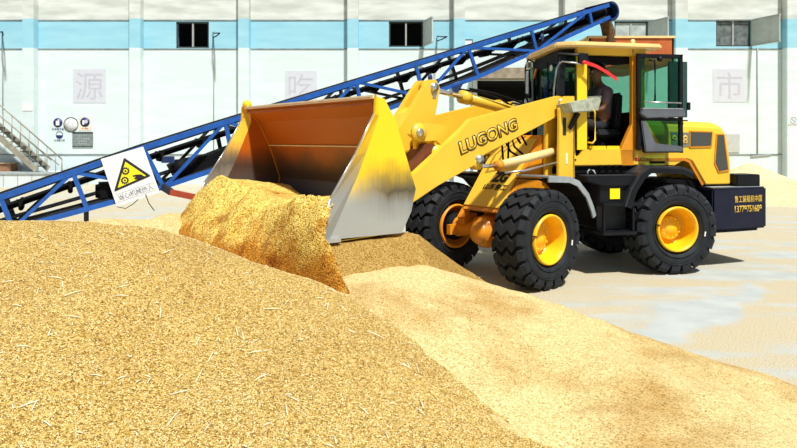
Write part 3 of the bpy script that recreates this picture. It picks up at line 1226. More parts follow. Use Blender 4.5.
def wheel(u, side, frame):
    """tyre with zig-zag cross bars; side=+1 near side, outer face towards +v*side"""
    Rw, w = 0.56, 0.43
    v1 = 0.95
    v0 = v1 - w
    mid = (v0 + v1) / 2
    hw = w / 2
    t = MB()
    prof = [(-hw + 0.06, 0.285), (-hw + 0.01, 0.33), (-hw, 0.40), (-hw + 0.012, 0.46), (-hw + 0.05, 0.500), (-hw * 0.4, 0.512), (0, 0.514),
            (hw * 0.4, 0.512), (hw - 0.05, 0.500), (hw - 0.012, 0.46), (hw, 0.40), (hw - 0.01, 0.33), (hw - 0.06, 0.285)]
    t.lathe(prof + [(hw - 0.12, 0.27), (-hw + 0.12, 0.27), (-hw + 0.06, 0.285)], RUB, 56, cap=False)
    # rings on the sidewall
    for s_ in (-1, 1):
        for rr in (0.345, 0.435):
            t.lathe([(s_ * (hw - 0.004), rr - 0.006), (s_ * (hw + 0.005), rr), (s_ * (hw - 0.004), rr + 0.006)], RUB, 48, cap=False)
    NL = 20
    cross = [(-hw + 0.004, 0.455, 0.0), (-hw + 0.004, 0.51, 0.0), (-hw + 0.04, 0.553, 0.0), (-hw * 0.5, 0.560, 0.45), (-hw * 0.22, 0.560, 0.10), (hw * 0.22, 0.560, 0.55),
             (hw * 0.5, 0.560, 0.20), (hw - 0.04, 0.553, 0.65), (hw - 0.004, 0.51, 0.65), (hw - 0.004, 0.455, 0.65)]
    pitch = 2 * PI / NL
    for k in range(NL):
        a0 = k * pitch
        vs = []
        for (vv, rr, sh) in cross:
            for (da, dr) in ((-0.39, 0.06), (-0.34, 0.0), (0.34, 0.0), (0.39, 0.06)):
                a = a0 + (sh + da) * pitch
                r_ = rr - (dr if abs(vv) < hw - 0.01 else dr * 0.3)
                vs.append((r_ * math.cos(a), vv, r_ * math.sin(a)))
        fs = []
        for i in range(len(cross) - 1):
            for j in range(3):
                p_ = i * 4 + j
                fs.append((p_, p_ + 1, p_ + 5, p_ + 4))
        fs.append((0, 1, 2, 3))
        e_ = (len(cross) - 1) * 4
        fs.append((e_ + 3, e_ + 2, e_ + 1, e_))
        t.add(vs, fs, RUB)
    Mw = Matrix.Translation((u, side * mid, Rw)) @ Matrix.Rotation(0 if side > 0 else PI, 4, 'Z')
    Mw = Mw @ Matrix.Rotation(R(7 * (u + side)), 4, 'Y')
    MM = (T_F @ Mw) if frame == 'f' else Mw
    ty = t.build('tire', L, MM)
    r = MB()
    r.lathe([(hw - 0.045, 0.284), (hw - 0.012, 0.278), (hw - 0.008, 0.262), (hw - 0.03, 0.245), (hw - 0.10, 0.235), (0.02, 0.215), (-0.02, 0.20),
             (-0.02, 0.0)], RIMY, 48, cap=False)
    r.lathe([(-hw + 0.045, 0.284), (-hw + 0.012, 0.278), (-hw + 0.008, 0.262), (-hw + 0.03, 0.245), (-0.06, 0.215), (-0.06, 0.12), (-0.06, 0.0)], ORA, 48, cap=False)
    r.build('rim', ty)
    hb = MB()
    hb.lathe([(-0.02, 0.150), (0.035, 0.145), (0.045, 0.13), (0.055, 0.085), (0.07, 0.075), (0.075, 0.0)], RIMY, 36)
    for k in range(12):
        a = 2 * PI * k / 12
        hb.lathe([(0.03, 0.011), (0.062, 0.011)], YEL, 6, (0.118 * math.cos(a), 0, 0.118 * math.sin(a)), smooth=False)
    hb.build('hub', ty)
    vl = MB()
    vl.box((0.265, hw - 0.03, -0.006), (0.32, hw - 0.0, 0.006), BLKM, Matrix.Rotation(R(-20), 4, 'Y'))
    vl.build('valve', ty)
    if side > 0:
        lb = MB()
        lb.box((-0.37, hw - 0.002, -0.03), (-0.355, hw + 0.008, 0.03), WHITE, Matrix.Rotation(R(-7 * (u + side)), 4, 'Y') @ Matrix.Rotation(R(-10), 4, 'Y'))
        lb.build('sticker', ty, label='small white sticker')


for s_ in (1, -1):
    wheel(0.0, s_, 'f')
    wheel(0.0, s_, 'r')


def P(name, mb, frame='r', bevel=0.0, parent=None, label=None):
    par = parent or L
    return mb.build(name, par, (T_F if frame == 'f' else None) if parent is None else None, bevel=bevel, label=label)


# ---- front chassis
fc = MB()
pf = lambda z: -0.13 - (z - 1.15) * 0.78          # sloping front plate
fc.prism([(pf(0.80), 0.80), (pf(1.72), 1.72), (-0.85, 1.72), (-0.98, 1.2), (-1.0, 0.62), (-0.55, 0.45), (-0.32, 0.52), (-0.25, 0.80)], -0.34, 0.34, ORA)
for s_ in (1, -1):
    fc.prism([(pf(0.70), 0.70), (pf(0.9), 0.9), (-0.1, 0.9), (0.0, 0.80), (0.08, 0.70)], s_ * 0.28, s_ * 0.34, ORA)
P('front_chassis', fc, 'f', 0.015)
fcp = MB()
fcp.prism([(pf(0.86) + 0.022, 0.86), (pf(1.68) + 0.022, 1.68), (pf(1.68), 1.68), (pf(0.86), 0.86)], -0.31, 0.31, YEL)
P('front_plate', fcp, 'f', 0.006)
dv = Vector((0, 1, 0))
up_f = Vector((-0.78, 0, 1)).normalized()
nf = Vector((1, 0, 0.78)).normalized()


def on_plate(v, z, off=0.026):
    return Vector((pf(z), v, z)) + nf * off


lettering('maker_name', '山东鲁工', INKB, on_plate(0.06, 1.08, 0.02), dv, up_f, 0.085, L, T_F, wscale=1.05, thick=0.006, shear=0.15)
lettering('maker_logo', 'ZG', INKB, on_plate(0.07, 1.195, 0.02), dv, up_f, 0.135, L, T_F, wscale=0.85, thick=0.006, offset=0.05, shear=0.2)
# tower plates beside the arms, on the articulation side
for s_ in (1, -1):
    t = MB()
    a, b = (0.56, 0.60) if s_ > 0 else (-0.60, -0.56)
    t.prism([(-0.585, 1.19), (-0.60, 2.03), (-0.70, 2.19), (-0.90, 2.20), (-0.905, 1.19)], a, b, YEL)
    t.prism([(-0.585, 1.19), (-0.60, 2.0), (-0.70, 2.16), (-0.90, 2.18), (-0.905, 1.19)], s_ * 0.36, s_ * 0.40, YEL)
    t.prism([(-0.90, 1.19), (-0.90, 2.0), (-0.86, 2.0), (-0.86, 1.19)], s_ * 0.36, s_ * 0.6, YEL)
    tw = P('tower_plate', t, 'f', 0.006)
    if s_ > 0:
        MB().box((-0.66, 0.60, 1.93), (-0.72, 0.606, 1.72), DGREY).build('slot_cover', tw)
        MB().box((-0.72, 0.60, 1.50), (-0.75, 0.606, 1.37), WHITE).build('rating_plate', tw, label='small pale rating plate')
# articulation neck
t = MB()
t.prism([(-1.35, 1.35), (-0.9, 1.35), (-0.9, 1.1), (-1.35, 1.1)], -0.25, 0.25, BLKM)
t.prism([(-1.35, 0.75), (-0.9, 0.75), (-0.9, 0.45), (-1.35, 0.45)], -0.28, 0.28, BLKM)
t.lathe([(0.4, 0.07), (1.4, 0.07)], BLKM, 16, (-1.13, 0, 0), axis='z')
P('articulation_joint', t, 'f')


def axle(frame, ball=True):
    t = MB()
    t.lathe([(-0.62, 0.12), (-0.5, 0.13), (-0.3, 0.09), (-0.2, 0.11), (0.2, 0.11), (0.3, 0.09), (0.5, 0.13), (0.62, 0.12)], ORA, 24, (0, 0, 0.56))
    t.lathe([(-0.16, 0.10), (-0.13, 0.17), (0.0, 0.205), (0.13, 0.17), (0.16, 0.10)], ORA, 28, (0.02, 0, 0.555))
    t.lathe([(0.1, 0.16), (0.2, 0.13), (0.24, 0.07), (0.26, 0.0)], ORA, 24, (0, 0, 0.555), axis='x')
    for s_ in (1, -1):
        t.lathe([(s_ * 0.50, 0.15), (s_ * 0.56, 0.18), (s_ * 0.62, 0.18), (s_ * 0.66, 0.10)], BLKM, 24, (0, 0, 0.56))
        t.box((-0.12, s_ * 0.40, 0.62), (0.12, s_ * 0.30, 0.74), ORA)
        t.box((0.10, s_ * 0.50, 0.60), (0.22, s_ * 0.44, 0.48), ORA)
    return P('axle', t, frame)


axle('f')
axle('r')
# ---- lift arms
arm_poly = [(-0.78, 2.19), (-0.70, 2.20), (0.821, 1.885), (0.955, 1.775), (1.596, 1.34), (2.17, 1.12), (2.24, 1.02), (2.16, 0.94), (1.62, 1.04), (1.30, 1.185), (1.073, 1.27),
            (0.744, 1.39), (0.60, 1.50), (-0.642, 1.93), (-0.80, 2.05)]
for s_ in (1, -1):
    t = MB()
    v0, v1 = s_ * 0.44, s_ * 0.51
    t.prism(arm_poly, v0, v1, YEL)
    am = P('lift_arm', t, 'f', 0.008)
    for (pu, pz) in ((-0.74, 2.12), (0.70, 1.45), (2.14, 1.03)):
        MB().lathe([(s_ * 0.41, 0.05), (s_ * 0.55, 0.05)], STEEL, 20, (pu, 0, pz)).build('pivot_pin', am)
d_txt = Vector((0.127 - 0.881, 0, 1.763 - 1.532))
c_txt = Vector(((0.881 + 0.178) / 2, 0.512, (1.532 + 1.887) / 2))
lettering('brand_lettering', 'LUGONG', INKB, c_txt, d_txt, (0, 0, 1), 0.130, L, T_F, wscale=1.22, thick=0.003, offset=0.062, label='dark outlined letters')
lettering('brand_lettering', 'LUGONG', YEL, c_txt + Vector((0, 0.002, 0)), d_txt, (0, 0, 1), 0.130, L, T_F, wscale=1.22, thick=0.003, offset=0.006, label='yellow inner stroke of the letters')
# cross tube and centre bracket between arms
t = MB()
t.lathe([(-0.44, 0.09), (0.44, 0.09)], YEL, 24, (1.22, 0, 1.52))
for vv in (0.20, -0.20):
    t.prism([(1.10, 1.48), (1.34, 1.50), (1.36, 1.72), (1.28, 1.82), (1.16, 1.82), (1.08, 1.70)], vv - 0.03, vv + 0.03, YEL)
P('arm_cross_tube', t, 'f', 0.005)
# rocker lever
rk = [(1.06, 2.32), (0.95, 2.31), (0.91, 2.22), (0.95, 2.05), (0.98, 1.88), (0.72, 1.80), (0.66, 1.70), (0.92, 1.62), (1.20, 1.56), (1.42, 1.35), (1.66, 1.18), (1.76, 1.22), (1.74, 1.34),
      (1.55, 1.56), (1.46, 1.78), (1.36, 1.93), (1.16, 2.20)]
t = MB()
rk2 = [(1.07, 2.32), (0.96, 2.33), (0.90, 2.24), (0.94, 2.05), (0.98, 1.90), (1.02, 1.62), (1.20, 1.50), (1.50, 1.25), (1.72, 1.12), (1.84, 1.18), (1.80, 1.32), (1.62, 1.56), (1.50, 1.78), (1.38, 1.93), (1.17, 2.20)]
t.prism(rk2, 0.06, 0.12, YEL)
t.prism(rk2, -0.12, -0.06, YEL)
t.prism([(1.25, 2.02), (1.36, 1.95), (1.62, 1.58), (1.56, 1.52), (1.30, 1.85)], -0.07, 0.07, YEL)
rko = P('rocker_lever', t, 'f', 0.008)
MB().lathe([(-0.15, 0.05), (0.15, 0.05)], STEEL, 20, (1.0, 0, 2.24)).build('pivot_pin', rko)
t = MB()
t.lathe([(-0.26, 0.055), (0.30, 0.055)], STEEL, 20, (1.24, 0, 1.72))
t.lathe([(0.29, 0.10), (0.235, 0.10)], YEL, 20, (1.24, 0, 1.72))
t.build('pivot_pin', rko)
MB().prism([(1.00, 2.28), (0.95, 2.26), (0.97, 2.12), (1.02, 2.12)], 0.12, 0.127, STEEL).build('pin_keeper', rko)
# gusset plate with its boss beside the rocker
t = MB()
t.prism([(1.45, 1.84), (1.27, 1.84), (0.92, 1.80), (1.05, 1.575), (1.16, 1.65), (1.42, 1.635), (1.53, 1.72)], 0.29, 0.33, YEL)
gp_ = P('gusset_plate', t, 'f', 0.006)
t = MB()
t.lathe([(0.33, 0.10), (0.36, 0.095)], YEL, 24, (1.41, 0, 1.735))
t.lathe([(0.36, 0.05), (0.375, 0.045)], STEEL, 16, (1.41, 0, 1.735))
t.build('pivot_boss', gp_)
t = MB()
t.prism([(1.56, 1.30), (1.30, 1.62), (1.22, 1.60), (1.46, 1.26)], -0.43, 0.43, mat('shade_brown', (0.13, 0.03, 0.008), 0.7, var=0.4))  # dark plate added to fill the shaded gap below the gusset
P('shade_fill_plate', t, 'f', 0.005)
# link rod rocker to bucket
t = MB()
t.bar((1.74, 0, 1.22), (2.20, 0, 1.45), 0.10, 0.12, YEL)
P('bucket_link', t, 'f', 0.008)

# tilt cylinder
t = MB()
t.tube([(0.44, 0, 2.165), (-0.70, 0, 1.985)], 0.062, YEL, 20)
t.tube([(0.46, 0, 2.168), (0.34, 0, 2.149)], 0.078, YEL, 20)
tc_ = P('tilt_cylinder', t, 'f')
MB().tube([(1.0, 0, 2.24), (0.44, 0, 2.165)], 0.030, CHROME, 16).build('piston_rod', tc_)
MB().lathe([(-0.055, 0.07), (0.055, 0.07)], YEL, 20, (1.0, 0, 2.24)).build('rod_eye', tc_)
# lift cylinders
for s_ in (1, -1):
    t = MB()
    v = s_ * 0.47
    t.tube([(-0.78, v, 1.54), (0.34, v, 1.375)], 0.048, CREAM if s_ > 0 else YEL, 20)
    t.tube([(0.30, v, 1.381), (0.37, v, 1.37)], 0.056, ORA, 20)
    lc = P('lift_cylinder', t, 'f')
    MB().tube([(0.36, v, 1.372), (0.68, v, 1.372)], 0.022, CHROME, 16).build('piston_rod', lc)
    MB().lathe([(v - 0.05, 0.065), (v + 0.05, 0.065)], YEL, 20, (0.70, 0, 1.40)).build('rod_eye', lc)
    MB().tube([(0.25, v + s_ * 0.02, 1.29), (0.0, v + s_ * 0.09, 1.31), (-0.60, v + s_ * 0.09, 1.39)], 0.012, STEEL, 8).build('oil_pipe', lc)
# hoses
for k, pts in enumerate([
        [(-0.30, 0.25, 1.62), (-0.12, 0.27, 1.78), (0.10, 0.30, 1.70), (0.10, 0.33, 1.40), (0.22, 0.36, 1.30)],
        [(-0.35, 0.30, 1.60), (-0.20, 0.33, 1.74), (0.02, 0.34, 1.66), (0.05, 0.36, 1.42), (0.12, 0.38, 1.34)],
        [(-0.55, 0.15, 1.78), (-0.35, 0.10, 1.86), (-0.20, 0.16, 1.80), (-0.22, 0.22, 1.58), (-0.36, 0.30, 1.44)],
        [(-0.55, 0.05, 1.78), (-0.30, 0.02, 1.88), (-0.12, 0.08, 1.76), (-0.20, 0.18, 1.52), (-0.40, 0.26, 1.40)],
        [(0.40, -0.08, 2.26), (0.1, -0.06, 2.24), (-0.3, -0.06, 2.17), (-0.72, -0.1, 2.02)],
        [(0.38, 0.06, 2.26), (0.0, 0.10, 2.22), (-0.5, 0.12, 2.12), (-0.8, 0.14, 1.95)],
        [(-0.5, -0.2, 2.02), (-0.62, -0.15, 2.14), (-0.75, -0.05, 2.1), (-0.85, 0.0, 1.9)]]):
    P('hydraulic_hose', MB().tube(pts, 0.013, BLKM, 8), 'f')

# ---- bucket
bk_prof = [(2.63, 2.01), (2.47, 1.86), (2.33, 1.60), (2.20, 1.24), (2.24, 1.05), (2.34, 0.91), (3.15, 0.89)]
W2 = 1.15
# shell (shade-darkened tone inside, yellow outside) as two skins
bk = MB()


def skin(mb, prof, v0, v1, m, t=0.0):
    vs = []
    for (u, z) in prof:
        vs += [(u, v0, z), (u, v1, z)]
    mb.add(vs, [(2 * i, 2 * i + 1, 2 * i + 3, 2 * i + 2) for i in range(len(prof) - 1)], m)


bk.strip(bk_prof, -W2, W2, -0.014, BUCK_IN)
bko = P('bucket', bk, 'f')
bk_out = MB()
outp = [(p[0] - 0.016, p[1]) for p in bk_prof[:5]] + [(2.335, 0.892), (3.14, 0.872)]
outp = [(2.595, 2.012), (2.440, 1.875), (2.300, 1.60), (2.170, 1.24), (2.210, 1.035), (2.32, 0.885), (3.13, 0.862)]
bk_out.strip(outp, -W2, W2, -0.006, YELB)
bk_out.build('back_shell', bko)
side_main = [(2.63, 2.01), (2.53, 2.02), (2.47, 1.90), (2.36, 1.80), (2.16, 1.24), (2.21, 1.08), (2.315, 0.875), (3.033, 0.89), (2.746, 1.419), (2.683, 1.555), (2.50, 1.90)]
side_main = [(2.58, 2.015), (2.50, 2.00), (2.38, 1.82), (2.16, 1.24), (2.21, 1.05), (2.315, 0.875), (3.04, 0.888), (2.76, 1.40), (2.69, 1.555), (2.56, 1.86)]
for s_ in (1, -1):
    t = MB()
    t.prism(side_main, s_ * W2, s_ * (W2 + 0.022), BUCK_OUT)
    if s_ > 0:
        t.build('side_plate', bko)
    else:
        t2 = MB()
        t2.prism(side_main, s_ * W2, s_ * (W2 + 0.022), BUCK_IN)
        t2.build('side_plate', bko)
    # flared side cutter in front of the fold
    a = [(2.58, 2.015), (2.56, 1.86), (2.69, 1.555), (2.76, 1.40), (3.04, 0.888)]
    b = [(2.635, 2.03), (2.645, 1.87), (2.83, 1.545), (3.06, 1.21), (3.17, 0.90)]
    vs = []
    for (p, q) in zip(a, b):
        vs += [(p[0], s_ * (W2 + 0.0), p[1]), (p[0], s_ * (W2 + 0.024), p[1]), (q[0], s_ * (W2 + 0.085), q[1]), (q[0], s_ * (W2 + 0.060), q[1])]
    fs = [(0, 1, 2, 3), (19, 18, 17, 16)]
    for i in range(4):
        for j in range(4):
            fs.append((i * 4 + j, i * 4 + (j + 1) % 4, (i + 1) * 4 + (j + 1) % 4, (i + 1) * 4 + j))
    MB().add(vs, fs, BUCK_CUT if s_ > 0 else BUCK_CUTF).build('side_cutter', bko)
    eg = MB()
    for (p, q) in zip(b[1:-1], b[2:]):
        eg.tube([(p[0] + 0.004, s_ * (W2 + 0.072), p[1]), (q[0] + 0.004, s_ * (W2 + 0.072), q[1])], 0.009, STEEL, 8)
    eg.build('worn_edge', bko, label='bright worn steel edge')
# lip at the top and cutting edge
t = MB()
t.bar((2.61, -W2 - 0.03, 2.012), (2.61, W2 + 0.03, 2.012), 0.035, 0.030, mat('sunlit_lip', (0.88, 0.76, 0.50), 0.4, var=0.1))  # sunlit highlight along the lip put into its pale colour
t.build('top_lip', bko)
t = MB()
t.prism([(2.95, 0.865), (3.165, 0.868), (3.165, 0.885), (2.95, 0.90)], -W2 - 0.05, W2 + 0.05, STEEL)
t.build('cutting_edge', bko)
t = MB()
t.bar((2.345, -W2, 1.60), (2.345, W2, 1.60), 0.01, 0.012, CREAM)
t.bar((2.61, -W2, 1.96), (2.61, W2, 1.96), 0.012, 0.014, RUST)
for s_ in (-1,):
    for i in range(4):
        p, q = bk_prof[i], bk_prof[i + 1]
        t.bar((p[0] + 0.01, s_ * (W2 - 0.004), p[1]), (q[0] + 0.01, s_ * (W2 - 0.004), q[1]), 0.01, 0.010, ORA)
t.build('weld_seam', bko)
t = MB()
t.ball((2.60, -W2 - 0.02, 2.05), 0.05, YELB)
t.build('corner_lug', bko)
for vv in (0.40, 0.54, -0.40, -0.54, 0.10, -0.10):
    t = MB()
    if abs(vv) > 0.2:
        t.prism([(2.20, 1.35), (2.02, 1.12), (2.00, 0.96), (2.10, 0.88), (2.28, 0.88), (2.19, 1.05), (2.16, 1.2)], vv - 0.018, vv + 0.018, YELB)
    else:
        t.prism([(2.30, 1.60), (2.22, 1.55), (2.16, 1.44), (2.16, 1.38), (2.20, 1.36)], vv - 0.018, vv + 0.018, YELB)
    t.build('hinge_bracket', bko)
t = MB()
t.ball((2.30, 0.95, 1.80), 0.06, DBLUE, sq=(1, 1, 1.1))
t.tube([(2.44, 0.90, 1.78), (2.28, 0.95, 1.80)], 0.03, DBLUE, 10)
t.build('lamp_bracket', bko)

# ---- front fenders
for s_ in (1, -1):
    t = MB()
    t.strip([(0.03, 1.245), (-0.35, 1.225), (-0.52, 1.17), (-0.70, 1.02), (-0.80, 0.86), (-0.845, 0.76)], s_ * 0.46, s_ * 0.93, -0.02, GREY)
    t.strip([(0.03, 1.245), (-0.35, 1.225), (-0.52, 1.17), (-0.70, 1.02), (-0.80, 0.86), (-0.845, 0.76)], s_ * 0.915, s_ * 0.935, 0.05, GREY)
    t.strip([(0.03, 1.22), (-0.35, 1.20), (-0.52, 1.145), (-0.70, 0.99), (-0.80, 0.83), (-0.845, 0.73)], s_ * 0.46, s_ * 0.93, 0.01, BLKM)
    P('front_fender', t, 'f')
# work light on the tower
for s_ in (1, -1):
    t = MB()
    a, b = (0.53, 0.74) if s_ > 0 else (-0.74, -0.53)
    t.add([(-0.60, a, 2.08), (-0.60, b, 2.10), (-0.66, b, 1.985), (-0.66, a, 1.985), (-1.28, a, 2.215), (-1.28, b, 2.215), (-1.20, b, 2.02), (-1.20, a, 2.02)],
          [(0, 1, 2, 3), (4, 7, 6, 5), (0, 4, 5, 1), (3, 2, 6, 7), (0, 3, 7, 4), (1, 5, 6, 2)], LENS)
    lt = P('work_light', t, 'f', 0.012)
    MB().bar((-0.92, s_ * 0.63, 1.99), (-0.78, s_ * 0.60, 1.80), 0.05, 0.05, BLK).build('light_bracket', lt)

# ================= rear half
rc = MB()
rc.prism([(1.15, 1.18), (1.15, 0.62), (0.6, 0.45), (-0.9, 0.45), (-1.1, 0.6), (-1.1, 1.12)], -0.42, 0.42, BLKM)
rc.box((1.50, -0.62, 1.24), (-0.2, 0.62, 1.335), BLKM)
P('rear_chassis', rc, 'r', 0.01)

# cab: lower body, pillars, roof
cab = MB()
# sill band (yellow) around
cab.prism([(1.47, 1.345), (1.47, 1.46), (1.18, 1.46), (1.12, 1.545), (0.60, 1.545), (0.30, 1.545), (0.28, 1.345)], 0.60, 0.66, YEL)
cab.prism([(1.47, 1.345), (1.47, 1.46), (0.28, 1.46), (0.28, 1.345)], -0.66, -0.60, YEL)
cab.box((1.24, -0.60, 1.345), (1.30, 0.60, 1.52), YEL)
cab.box((0.28, -0.60, 1.345), (0.34, 0.60, 1.62), YEL)
cab.box((1.42, -0.61, 1.335), (0.30, 0.61, 1.38), BLKM)
cabo = P('cab', cab, 'r', 0.008)
# A2 pillar near side
for s_ in (1, -1):
    t = MB()
    t.box((1.205, s_ * 0.60, 1.54), (1.075, s_ * 0.66, 2.76), YELB)
    t.build('pillar', cabo)
    t = MB()
    t.prism([(0.46, 2.76), (0.385, 2.76), (0.385, 1.86), (0.44, 1.345), (0.60, 1.345), (0.62, 1.53), (0.46, 1.86)], s_ * 0.60, s_ * 0.66, ORA)
    t.build('pillar', cabo)
    t = MB()
    t.prism([(0.36, 2.76), (0.28, 2.76), (0.28, 1.345), (0.42, 1.345), (0.36, 1.7)], s_ * 0.598, s_ * 0.655, YEL)
    t.build('pillar', cabo)
    # front corner post, black
    t = MB()
    fo = 0.0 if s_ > 0 else -0.135
    t.prism([(1.44 + fo, 1.46), (1.37 + fo, 1.46), (1.33 + fo, 2.74), (1.40 + fo, 2.74)], s_ * 0.48 if s_ < 0 else 0.52, s_ * 0.55 if s_ < 0 else 0.60, BLK)
    t.build('pillar', cabo)
    # beam over the side
    t = MB()
    t.box((1.205, s_ * 0.595, 2.715), (0.46, s_ * 0.67, 2.81), YEL)
    t.box((0.44, s_ * 0.595, 2.715), (0.27, s_ * 0.665, 2.81), YEL)
    t.build('side_beam', cabo)
# dark liner
t = MB()
t.prism([(1.07, 2.715), (0.46, 2.715), (0.46, 2.62), (0.7, 2.60), (1.07, 2.69)], 0.59, 0.60, BLKM)
t.prism([(1.40, 0.6), (1.25, -0.6), (0.30, -0.6), (0.30, 0.6)], 2.70, 2.76, BLKM, 'uv')
t.prism([(1.41, 0.55), (1.27, -0.50), (1.23, -0.50), (1.37, 0.55)], 2.62, 2.76, BLKM, 'uv')
t.build('headliner', cabo)
# roof
t = MB()
roof = [(1.48, 0.62), (1.30, 0.76), (0.10, 0.76), (0.10, -0.76), (1.28, -0.76), (1.36, -0.50)]
t.prism(roof, 2.80, 2.865, CREAM, 'uv')
ro = t.build('roof', cabo, bevel=0.02)
t = MB()
t.tube([(0.35, 0.5, 2.865), (0.35, 0.5, 2.92)], 0.018, CREAM, 8)
t.lathe([(-0.008, 0.03), (0.008, 0.03)], CREAM, 14, (0.35, 0.5, 2.925))
t.build('lifting_eye', ro)
# glass
GMAT = GLASS
t = MB()
t.prism([(1.39, 0.52), (1.26, -0.50), (1.255, -0.50), (1.385, 0.52)], 1.52, 2.68, GLASSD, 'uv')
t.build('windshield', cabo)
t = MB()
t.add([(1.385, 0.585, 1.50), (1.205, 0.635, 1.50), (1.205, 0.635, 2.70), (1.36, 0.585, 2.70)], [(0, 1, 2, 3)], GLASSD)
t.build('quarter_window', cabo)
t = MB()
t.box((1.36, 0.57, 1.46), (1.20, 0.595, 1.62), YEL)
t.prism([(1.36, 1.46), (1.205, 1.46), (1.205, 1.60), (1.30, 1.62), (1.36, 1.72)], 0.60, 0.62, YEL)
t.build('lower_front_panel', cabo)
for s_ in (-1,):
    t = MB()
    t.box((1.07, -0.63, 1.60), (0.46, -0.625, 2.70), GMAT)
    t.box((1.27, -0.63, 1.60), (1.21, -0.625, 2.70), GMAT)
    t.build('side_window', cabo)
    t = MB()
    t.box((1.07, -0.66, 1.46), (0.46, -0.60, 1.98), BLKM)
    t.build('side_panel', cabo)
t = MB()
t.box((0.30, -0.55, 1.62), (0.305, 0.56, 2.68), GMAT)
t.build('rear_window', cabo)
t = MB()
t.box((0.28, -0.62, 1.62), (0.32, -0.55, 2.7), BLK)
t.box((0.28, 0.56, 1.62), (0.32, 0.60, 2.7), BLK)
t.build('window_seal', cabo)
t = MB()
t.box((0.345, -0.595, 1.46), (0.36, 0.59, 2.02), BLKM)
t.box((1.40, -0.59, 1.465), (0.36, 0.50, 1.475), BLKM)
t.build('cab_lining', cabo)
# inside floor and step plate
t = MB()
t.box((1.02, 0.50, 1.545), (0.62, 0.64, 1.585), YELB)
t.box((0.80, 0.60, 1.555), (0.795, 0.645, 1.59), BLKM)
t.build('door_step', cabo)
t = MB()
t.box((1.24, -0.48, 1.38), (1.12, 0.45, 2.0), BLKM)
t.prism([(1.22, 1.95), (1.10, 2.10), (1.05, 2.05), (1.2, 1.8)], -0.25, 0.35, BLKM)
t.build('dashboard', cabo, bevel=0.02)
t = MB()
t.tube([(1.2, 0.05, 1.9), (1.0, 0.05, 2.10)], 0.03, BLKM, 10)
for k in range(20):
    a, b = 2 * PI * k / 20, 2 * PI * (k + 1) / 20
    f_ = lambda q: (1.0 - 0.19 * math.cos(q) * 0.64, 0.05 + 0.19 * math.sin(q), 2.10 - 0.19 * math.cos(q) * 0.5 * -1 * -1)
    t.tube([f_(a), f_(b)], 0.014, BLKM, 6)
t.build('steering_wheel', cabo)
t = MB()
t.box((0.72, -0.22, 1.70), (0.36, 0.26, 1.80), SEATM)
t.prism([(0.44, 1.80), (0.34, 1.80), (0.32, 2.28), (0.38, 2.30)], -0.2, 0.24, SEATM)
t.box((0.66, -0.15, 1.38), (0.42, 0.2, 1.70), BLKM)
t.build('driver_seat', cabo, bevel=0.03)
# grab rails
t = MB()
t.tube([(1.065, 0.66, 2.02), (1.02, 0.70, 2.05), (0.99, 0.70, 2.0), (0.985, 0.70, 1.66), (1.02, 0.70, 1.62), (1.065, 0.66, 1.63)], 0.013, YEL, 8)
t.build('grab_rail', cabo)
# wipers and wiper cables
t = MB()
t.tube([(1.41, 0.25, 2.66), (1.42, 0.30, 2.3), (1.42, 0.2, 1.95)], 0.010, BLKM, 6)
t.bar((1.425, 0.12, 2.35), (1.425, 0.22, 1.75), 0.02, 0.02, BLKM)
t.tube([(1.40, 0.60, 2.62), (1.44, 0.58, 2.55), (1.45, 0.52, 2.3), (1.44, 0.5, 2.0)], 0.011, mat('pale_wiper', (0.35, 0.38, 0.38), 0.4), 6)
t.build('wiper', cabo)
t = MB()
t.tube([(1.30, -0.42, 2.66), (1.33, -0.40, 2.6), (1.32, -0.43, 2.5), (1.32, -0.42, 2.1), (1.32, -0.46, 1.9)], 0.012, GREY, 6)
t.build('wiper', cabo)
t = MB()
t.bar((1.31, -0.32, 2.64), (1.31, -0.42, 2.52), 0.02, 0.03, ORA)
t.build('marker_light', cabo)
t = MB()
t.lathe([(1.395, 0.04), (1.40, 0.04)], WHITE, 20, (0, 0.33, 2.58), axis='x')
t.build('windshield_sticker', cabo, label='round pale sticker')
# brackets for mirror near side
t = MB()
t.tube([(1.38, 0.55, 2.70), (1.46, 0.66, 2.72), (1.22, 0.72, 2.70), (1.12, 0.72, 2.69)], 0.014, DGREY, 8)
t.tube([(1.40, 0.60, 2.60), (1.42, 0.68, 2.62), (1.25, 0.72, 2.60), (1.16, 0.72, 2.58)], 0.010, STEEL, 8)
t.build('mirror_bracket', cabo)
t = MB()
t.box((1.22, 0.70, 2.60), (1.10, 0.74, 2.72), BLK)
t.build('marker_light', cabo)
# far-side mirror (its long pale face shows left of the windshield)
t = MB()
t.tube([(1.28, -0.50, 2.76), (1.33, -0.56, 2.80), (1.34, -0.63, 2.70), (1.34, -0.65, 2.3), (1.32, -0.56, 2.18), (1.27, -0.52, 2.15)], 0.014, BLK, 8)
t.box((1.31, -0.67, 2.30), (1.33, -0.53, 2.66), BLK)
mo = t.build('mirror', cabo)
MB().box((1.33, -0.665, 2.32), (1.338, -0.535, 2.64), MIRR).build('mirror_face', mo)
MB().box((1.29, -0.58, 2.68), (1.35, -0.52, 2.76), LENS).build('mirror_lamp', mo)
MB().box((1.24, -0.72, 2.12), (1.32, -0.54, 2.25), mat('pale_lamp', (0.45, 0.52, 0.50), 0.4)).build('mirror_lamp', mo)

